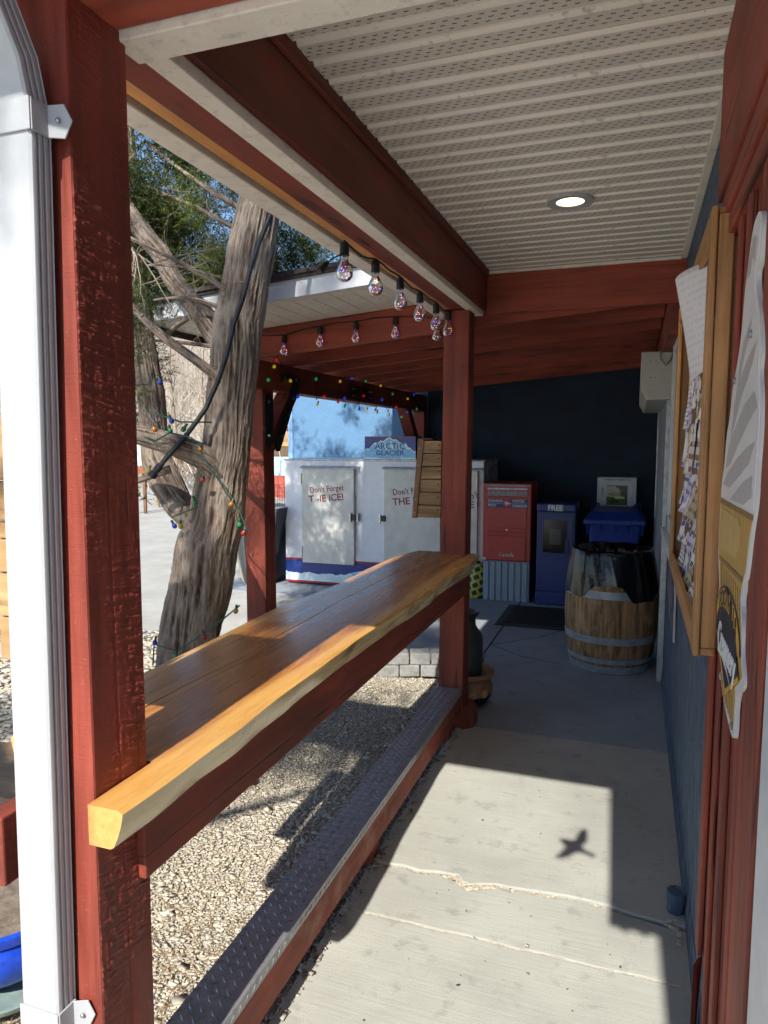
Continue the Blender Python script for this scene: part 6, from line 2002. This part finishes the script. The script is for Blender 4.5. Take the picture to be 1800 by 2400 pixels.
# order: start from tip clockwise; split lists at the cone rim
k0 = [i for i, p in enumerate(IN) if p[1] < 1.57]
left = [p for p in IN[:k0[0]]]
right = [p for p in IN[k0[-1] + 1:]]
face('ice_cream', left + [(1.868, 1.567), (1.372, 1.572)] + right, plain('soft_ice_print', L(0.72, 0.69, 0.67), 0.4, 0.04, 8), cone, 0.0)
grey = plain('swirl_grey_print', L(0.47, 0.44, 0.43), 0.4, 0.04, 8)
for P in ([(1.60, 2.02), (1.57, 2.06), (1.53, 2.085), (1.49, 2.07), (1.50, 2.03), (1.53, 2.045), (1.56, 2.02)], [(1.64, 1.86), (1.60, 1.90), (1.55, 1.915), (1.50, 1.93), (1.52, 1.90), (1.58, 1.87), (1.68, 1.79)], [(1.74, 1.70), (1.70, 1.78), (1.62, 1.83), (1.52, 1.86), (1.42, 1.88), (1.47, 1.84), (1.57, 1.80), (1.66, 1.75)],
          [(1.80, 1.64), (1.76, 1.69), (1.66, 1.73), (1.55, 1.77), (1.43, 1.79), (1.39, 1.76), (1.50, 1.73), (1.62, 1.69), (1.72, 1.65)], [(1.84, 1.60), (1.76, 1.63), (1.62, 1.665), (1.48, 1.69), (1.39, 1.70), (1.45, 1.66), (1.58, 1.63), (1.72, 1.60)], [(1.70, 1.575), (1.60, 1.60), (1.50, 1.625), (1.40, 1.64), (1.40, 1.60), (1.50, 1.58)]):
    face('swirl', P, grey, cone, 1.2)
waf = plain('wafer_print', L(0.50, 0.30, 0.075), 0.4, 0.05, 8)
waf_d = plain('wafer_shadow_print', L(0.26, 0.15, 0.045), 0.4, 0.05, 8)
waf_l = plain('wafer_light_print', L(0.56, 0.37, 0.12), 0.4, 0.05, 8)
lowL = [(1.868, 1.553), (1.870, 1.452), (1.862, 1.43)]
face('cone_rim', lowL + [(1.455, 1.447), (1.432, 1.462), (1.403, 1.540), (1.377, 1.568), (1.868, 1.565)], waf, cone, 0.2)
face('rim_shade', [(1.868, 1.566), (1.374, 1.573), (1.376, 1.562), (1.868, 1.555)], waf_d, cone, 1.4)
face('rim_glow', [(1.80, 1.545), (1.55, 1.548), (1.52, 1.535), (1.53, 1.49), (1.56, 1.468), (1.82, 1.45), (1.84, 1.50)], waf_l, cone, 1.4)
face('cone_body', [(1.840, 1.428), (1.46, 1.442), (1.492, 1.40), (1.450, 1.35), (1.455, 1.31), (1.41, 1.27), (1.490, 1.225), (1.490, 1.14), (1.63, 1.15), (1.69, 1.165), (1.71, 1.20), (1.825, 1.265), (1.835, 1.33), (1.818, 1.36)], waf, cone, 0.1)
face('cone_shade', [(1.845, 1.431), (1.455, 1.446), (1.465, 1.436), (1.840, 1.421)], waf_d, cone, 1.5)
for k in range(11):
    y = 1.80 - k * 0.031
    face('wafer_line', [(y, 1.42), (y - 0.004, 1.42), (y - 0.024, 1.36), (y - 0.020, 1.36)], waf_d, cone, 1.2)
for k in range(7):
    y = 1.68 - k * 0.026
    face('wafer_line', [(y, 1.20), (y - 0.004, 1.20), (y - 0.010, 1.145), (y - 0.006, 1.145)], waf_d, cone, 1.2)
gold = plain('gold_badge_print', L(0.62, 0.36, 0.035), 0.4, 0.04, 8)
ink = plain('badge_black_print', L(0.018, 0.018, 0.03), 0.4, 0.04, 8)
ell = lambda cy, cz, a, b_, s, e, n=22: [(cy + a * math.cos(s + (e - s) * i / n), cz + b_ * math.sin(s + (e - s) * i / n)) for i in range(n + 1)]
face('badge_arch', ell(1.638, 1.298, 0.196, 0.085, 0.0, math.pi) + ell(1.638, 1.292, 0.160, 0.045, math.pi, 0.0), gold, cone, 2.4)
face('badge_arch_edge', ell(1.638, 1.299, 0.202, 0.090, 0.0, math.pi) + ell(1.638, 1.299, 0.196, 0.086, math.pi, 0.0), ink, cone, 2.4)
face('badge_panel', ell(1.638, 1.290, 0.168, 0.050, 0.0, math.pi) + [(1.475, 1.290), (1.44, 1.262), (1.612, 1.180), (1.80, 1.262)], ink, cone, 3.4)
face('badge_panel_edge', [(1.80, 1.262), (1.612, 1.180), (1.44, 1.262), (1.428, 1.256), (1.612, 1.168), (1.812, 1.256)], gold, cone, 3.4)
NYv = Vector((0, -1, 0))
text_obj('lettering', "FOOTHILLS", 0.056, (XC - 0.0034, 1.638, 1.362), NYv, UZ, ink, cone, bold=0.0006, arc=-1.6)
text_obj('lettering', "Creamery", 0.088, (XC - 0.0045, 1.628, 1.262), NYv, UZ, plain('badge_white', L(0.78, 0.78, 0.78), 0.4), cone, bold=0.0015, shear=0.25, xscale=0.82)
face('swash', [(1.76, 1.222), (1.69, 1.228), (1.60, 1.222), (1.54, 1.212), (1.60, 1.228), (1.69, 1.238), (1.765, 1.232)], plain('swash_white', L(0.78, 0.78, 0.78), 0.4), cone, 4.4)
for (y, z) in ((1.70, 1.83), (1.50, 1.90), (1.70, 1.18), (1.50, 1.142)):
    MB().ball((XC - 0.003, y, z), (0.004, 0.008, 0.008), 10, 6).build('screw', M['bolt'], cone)
# round dark plate sign low on the wall
ps = thing('plate_sign', 'dark purple pointed plate sign on the wall below the board', 'sign', (0.215, 4.2, 0.65))
PS = [(4.35 + 0.42 * math.cos(t_), 0.86 + 0.17 * math.sin(t_)) for t_ in np.linspace(0, math.pi, 16)] + [(3.95, 0.80), (3.90, 0.66), (4.1, 0.70), (4.4, 0.72), (4.77, 0.80)]
MB().prism([(0.222, y, z) for y, z in PS], (-0.010, 0, 0)).build('backing', plain('white_edge_board', L(0.42, 0.41, 0.43), 0.5), ps)
MB().prism([(0.2118, y, z) for y, z in shrink(PS, 0.022)], (-0.001, 0, 0)).build('face', plain('dark_purple_print', L(0.045, 0.035, 0.065), 0.4, 0.2, 8), ps)
MB().prism([(0.2105, 4.35 + 0.30 * math.cos(t_), 0.86 + 0.10 * math.sin(t_)) for t_ in np.linspace(0, 2 * math.pi, 24, endpoint=False)], (-0.001, 0, 0)).build('emblem', plain('grey_purple_print', L(0.16, 0.14, 0.18), 0.4), ps)

# ------------------------------------------------------------------ far side of the street
hill = MB()
nx, ny = 60, 30
for j in range(ny + 1):
    for i in range(nx + 1):
        x = -130 + 190 * i / nx
        y = 26 + 120 * (j / ny) ** 1.3
        z = -0.3 + 34 * max(0, (y - 28) / 110) ** 0.85 * (1 - 0.35 * math.exp(-((x + 20) / 30) ** 2) * 0) + 1.5 * math.sin(x * 0.09 + y * 0.05) * min(1, (y - 26) / 20)
        hill.v.append((x, y, z))
for j in range(ny):
    for i in range(nx):
        k = j * (nx + 1) + i
        hill.f.append((k, k + 1, k + nx + 2, k + nx + 1))
tag(hill.build('hillside', plain('brushy_hillside', L(0.30, 0.255, 0.20), 1.0, 0.45, 0.9, 1.0, 3.0, dirt=0.5), None, smooth=180), 'steep dry hillside of bare brush beyond the street', 'hillside', None, 'structure')

# bare brush on the slope: nobody could count it
rg = np.random.default_rng(41)
N = 26000
bx = rg.uniform(-36, -2, N)
by = 15 + 27 * rg.random(N) ** 0.9
keep = (bx / by > -1.05) & (bx / by < -0.42)
bx, by = bx[keep], by[keep]
n = len(bx)
gzh = np.where(by > 28, -0.3 + 34 * np.clip((by - 28) / 110, 0, 1) ** 0.85, -0.05)
ln = rg.uniform(0.4, 1.6, n) * (0.6 + by / 30)
dirv = np.stack([rg.normal(0, 0.45, n), rg.normal(0, 0.3, n), np.abs(rg.normal(0.8, 0.35, n))], 1)
dirv /= np.linalg.norm(dirv, axis=1)[:, None]
base = np.stack([bx, by, gzh + rg.uniform(0, 1.6, n)], 1)
base[by < 24, 2] *= 1.0
sel = by > 20
base, dirv, ln = base[sel], dirv[sel], ln[sel]
n = len(base)
w = np.cross(dirv, np.array([0.0, 1.0, 0.0]))
w /= np.linalg.norm(w, axis=1)[:, None]
w *= rg.uniform(0.008, 0.022, n)[:, None]
mid = base + dirv * ln[:, None] * 0.5 + rg.normal(0, 0.08, (n, 3))
tip = base + dirv * ln[:, None] + rg.normal(0, 0.15, (n, 3))
V = np.stack([base - w, base + w, mid + w * 0.7, mid - w * 0.7, tip], 1).reshape(-1, 3)
F = []
for i in range(n):
    o = i * 5
    F += [(o, o + 1, o + 2, o + 3), (o + 3, o + 2, o + 4)]
me = bpy.data.meshes.new('bare_brush')
me.from_pydata(V.tolist(), [], F)
pal = np.array([(0.42, 0.37, 0.31), (0.34, 0.29, 0.23), (0.24, 0.19, 0.15), (0.50, 0.45, 0.38)])
cc = np.repeat(np.concatenate([pal[rg.integers(0, 4, n)] * rg.uniform(0.8, 1.15, (n, 1)), np.ones((n, 1))], 1), 5, 0).astype(np.float32)
me.attributes.new("col", 'FLOAT_COLOR', 'POINT').data.foreach_set("color", cc.ravel())
tag(link('bare_brush', me, M['brush']), 'leafless grey brush covering the hillside', 'brush', None, 'stuff')

# a few bare saplings one can tell apart
for i, (x, y, h) in enumerate([(-9.6, 13.2, 5.5), (-8.4, 12.6, 4.6), (-11.8, 15.5, 6.0)]):
    t = thing('bare_sapling', ['thin bare tree seen left of the juniper trunk', 'slim leafless sapling seen just behind the juniper fork', 'tall bare tree at the edge of the street, farthest left'][i], 'tree', (x, y, 0), 'bare trees across the street')
    MB().tube([(x, y, -0.1), (x + 0.1, y, h * 0.3), (x - 0.1, y + 0.1, h * 0.6), (x + 0.15, y, h)], [0.07, 0.055, 0.035, 0.01], 8).build('trunk', M['twig'], t, smooth=60)
    b = MB()
    rg = np.random.default_rng(60 + i)
    for k in range(26):
        f = rg.uniform(0.25, 0.95)
        twig((x + 0.05, y, h * f), (rg.normal(0, 1), rg.normal(0, 0.7), 0.9), rg.uniform(0.6, 1.5), 0.018 * (1.1 - f), 2)
    b.build('crown', M['twig'], t)

# fence, lattice and banner beyond the freezer
wf = thing('wire_fence', 'tall wire panel fence beyond the freezer', 'fence', (-6.4, 12.0, 0))
b = MB()
for i in range(34):
    x = -7.3 + i * 0.05
    b.box(x, x + 0.006, 12.0, 12.006, -0.1, 0.86)
for j in range(12):
    b.box(-7.3, -5.6, 12.007, 12.013, 0.0 + j * 0.075, 0.006 + j * 0.075)
b.build('mesh_panel', M['black_metal'], wf)
for x in (-7.3, -6.1):
    MB().tube([(x, 12.02, -0.1), (x, 12.02, 0.9)], 0.02, 8).build('post', M['black_metal'], wf)
rb = thing('red_plank_fence', 'low red plank fence across the yard behind the wire panel', 'fence', (-7.8, 14.5, 0))
for i in range(14):
    x = -8.9 + i * 0.15
    MB().box(x, x + 0.14, 14.5, 14.53, 0.42 if i % 2 else 0.40, 0.93).build('plank', plain('faded_red', L(0.42, 0.09, 0.06), 0.8), rb)
for x in (-8.8, -7.0):
    MB().box(x, x + 0.08, 14.54, 14.6, -0.05, 0.9).build('post', M['twig'], rb)
bnr = thing('banner', 'pale blue and white banner hung across the far fence', 'banner', (-8.4, 16, 0.5))
bt = NT('pale_blue_banner')
fbn = bt.noise(bt.co((1, 1, 1)), 1.6, 3)
MB().box(-9.3, -7.4, 16.0, 16.02, 0.55, 1.32).build('cloth', bt.done(bt.ramp(fbn, [(0.42, L(0.75, 0.82, 0.86)), (0.5, L(0.35, 0.66, 0.80)), (0.6, L(0.72, 0.80, 0.85))]), 0.6), bnr)
for x in (-9.3, -7.4):
    MB().tube([(x, 16.03, -0.1), (x, 16.03, 1.5)], 0.03, 8).build('pole', M['galv'], bnr)
lt = thing('lattice_fence', 'wooden lattice topped fence far behind the banner', 'fence', (-10.4, 20, 0))
b = MB()
for i in range(40):
    for s in (-1, 1):
        x = -11.6 + i * 0.09
        MBb = b.obox((x, 20 + 0.02 * s, 1.42), (0.16 * s, 0, 0.16), (0, 0.008, 0), (0.012, 0, -0.012 * s))
b.build('lattice', plain('brown_lattice', L(0.20, 0.14, 0.09), 0.9), lt)
board('top_rail', plain('orange_rail', L(0.50, 0.30, 0.10), 0.8), lt, -11.7, -8.0, 19.96, 20.06, 1.56, 1.68, 0)
board('boards', plain('fence_boards', L(0.34, 0.22, 0.13), 0.9, 0.3, 8), lt, -11.7, -8.0, 20.08, 20.12, -0.1, 2.02, 0)
hs = thing('far_shed', 'small red shed with white roof edge behind the blue wall', 'shed', (-12.4, 25, 0))
board('wall', plain('far_red', L(0.28, 0.06, 0.04), 0.9), hs, -13.6, -11.0, 25.3, 27.5, -0.2, 2.3, 0)
MB().prism([(-13.9, 25.0, 2.30), (-10.8, 25.0, 2.95), (-10.8, 25.0, 2.75), (-13.9, 25.0, 2.10)], (0, 2.6, 0)).build('roof', M['white_fascia'], hs)
# colourful yard things left of the tree
sg = thing('painted_yard_sign', 'colourful painted sign with yellow post across the street', 'sign', (-11.3, 14, 0))
pt_ = NT('painted_sign_face')
fv = pt_.noise(pt_.co((1, 1, 1)), 2.6, 3)
MB().box(-11.35, -10.80, 14.0, 14.03, 1.14, 1.64).build('panel', pt_.done(pt_.ramp(fv, [(0.35, L(0.12, 0.42, 0.75)), (0.5, L(0.68, 0.80, 0.78)), (0.62, L(0.22, 0.55, 0.18))]), 0.5), sg)
MB().box(-11.28, -11.20, 13.95, 13.99, -0.1, 1.56).build('post', plain('yellow_paint', L(0.68, 0.44, 0.05), 0.5), sg)
MB().box(-11.15, -10.83, 13.9, 14.2, 0.95, 1.10).build('shelf', plain('orange_brown', L(0.30, 0.085, 0.03), 0.6), sg)
MB().box(-11.05, -10.98, 14.0, 14.05, -0.1, 0.95).build('post', M['stave_edge'], sg)
# low table and deck shapes glimpsed through the fork
tb = thing('far_deck', 'wooden deck rail glimpsed through the fork of the juniper', 'deck', (-15, 22, 0))
board('rail', plain('deck_rail', L(0.36, 0.20, 0.09), 0.8), tb, -17.5, -12.5, 22.0, 22.1, 1.55, 1.68, 0)
board('rail', plain('deck_rail_low', L(0.36, 0.22, 0.11), 0.8), tb, -17.5, -12.5, 22.0, 22.1, 0.8, 0.9, 0)
for i in range(7):
    x = -17.4 + i * 0.8
    board('baluster', M['stave_edge'], tb, x, x + 0.1, 22.11, 22.2, -0.1, 1.6, 0)

# ------------------------------------------------------------------ above and behind the viewpoint: seen by their shadows
bird = thing('flying_bird', 'small bird in flight whose shadow falls on the sunlit concrete', 'bird', (-0.120, 0.400, 2.238))
ox, oy, oz = -0.196, 2.943, 2.238
tr = Vector((-0.120, 0.400, 0)) - Vector((ox, oy, 0))
W_ = lambda x, y, dz=0: (ox + (x - ox) * 1.18 + tr.x, oy + (y - oy) * 1.18 + tr.y, oz + dz)
plum = plain('dark_plumage', L(0.035, 0.032, 0.03), 0.8, 0.2, 60)
b = MB()
cA, cB = Vector(W_(-0.236, 2.972)), Vector(W_(-0.150, 2.918))
ax = (cB - cA)
pts = [cA + ax * f for f in (-0.12, 0.0, 0.14, 0.3, 0.5, 0.7, 0.9, 1.05)]
b.tube(pts, [0.002, 0.011, 0.017, 0.023, 0.025, 0.020, 0.012, 0.006], 12)
b.build('body', plum, bird, smooth=60)
for (P) in ([(-0.215, 2.965), (-0.192, 2.985), (-0.186, 3.03), (-0.167, 3.076), (-0.152, 3.045), (-0.150, 2.985), (-0.170, 2.940)], [(-0.205, 2.958), (-0.222, 2.925), (-0.236, 2.88), (-0.252, 2.840), (-0.212, 2.858), (-0.186, 2.895), (-0.172, 2.930)]):
    MB().prism([W_(x, y, 0.004 + 0.12 * abs((x + 0.2) * 0.3)) for x, y in P], (0, 0, 0.004)).build('wing', plum, bird)
MB().prism([W_(-0.165, 2.922), W_(-0.128, 2.892), W_(-0.120, 2.902), W_(-0.117, 2.914), W_(-0.155, 2.930)], (0, 0, 0.004)).build('tail', plum, bird)
bl = thing('shadow_panel', 'narrow unseen panel above the entrance, added to cast the stepped walkway shadow', 'sign', (0.13, -0.3, 2.45))  # unseen panel, its form assumed and sized to throw the shadow step
MB().box(0.046, 0.226, -0.31, -0.28, 2.452, 3.42).build('panel', M['red_z'], bl, bevel=0.004)
for x in (0.10, 0.165):
    MB().tube([(x, -0.295, 2.453), (x, -0.295, 2.437)], 0.014, 10).build('lower_bolt', M['bolt'], bl)
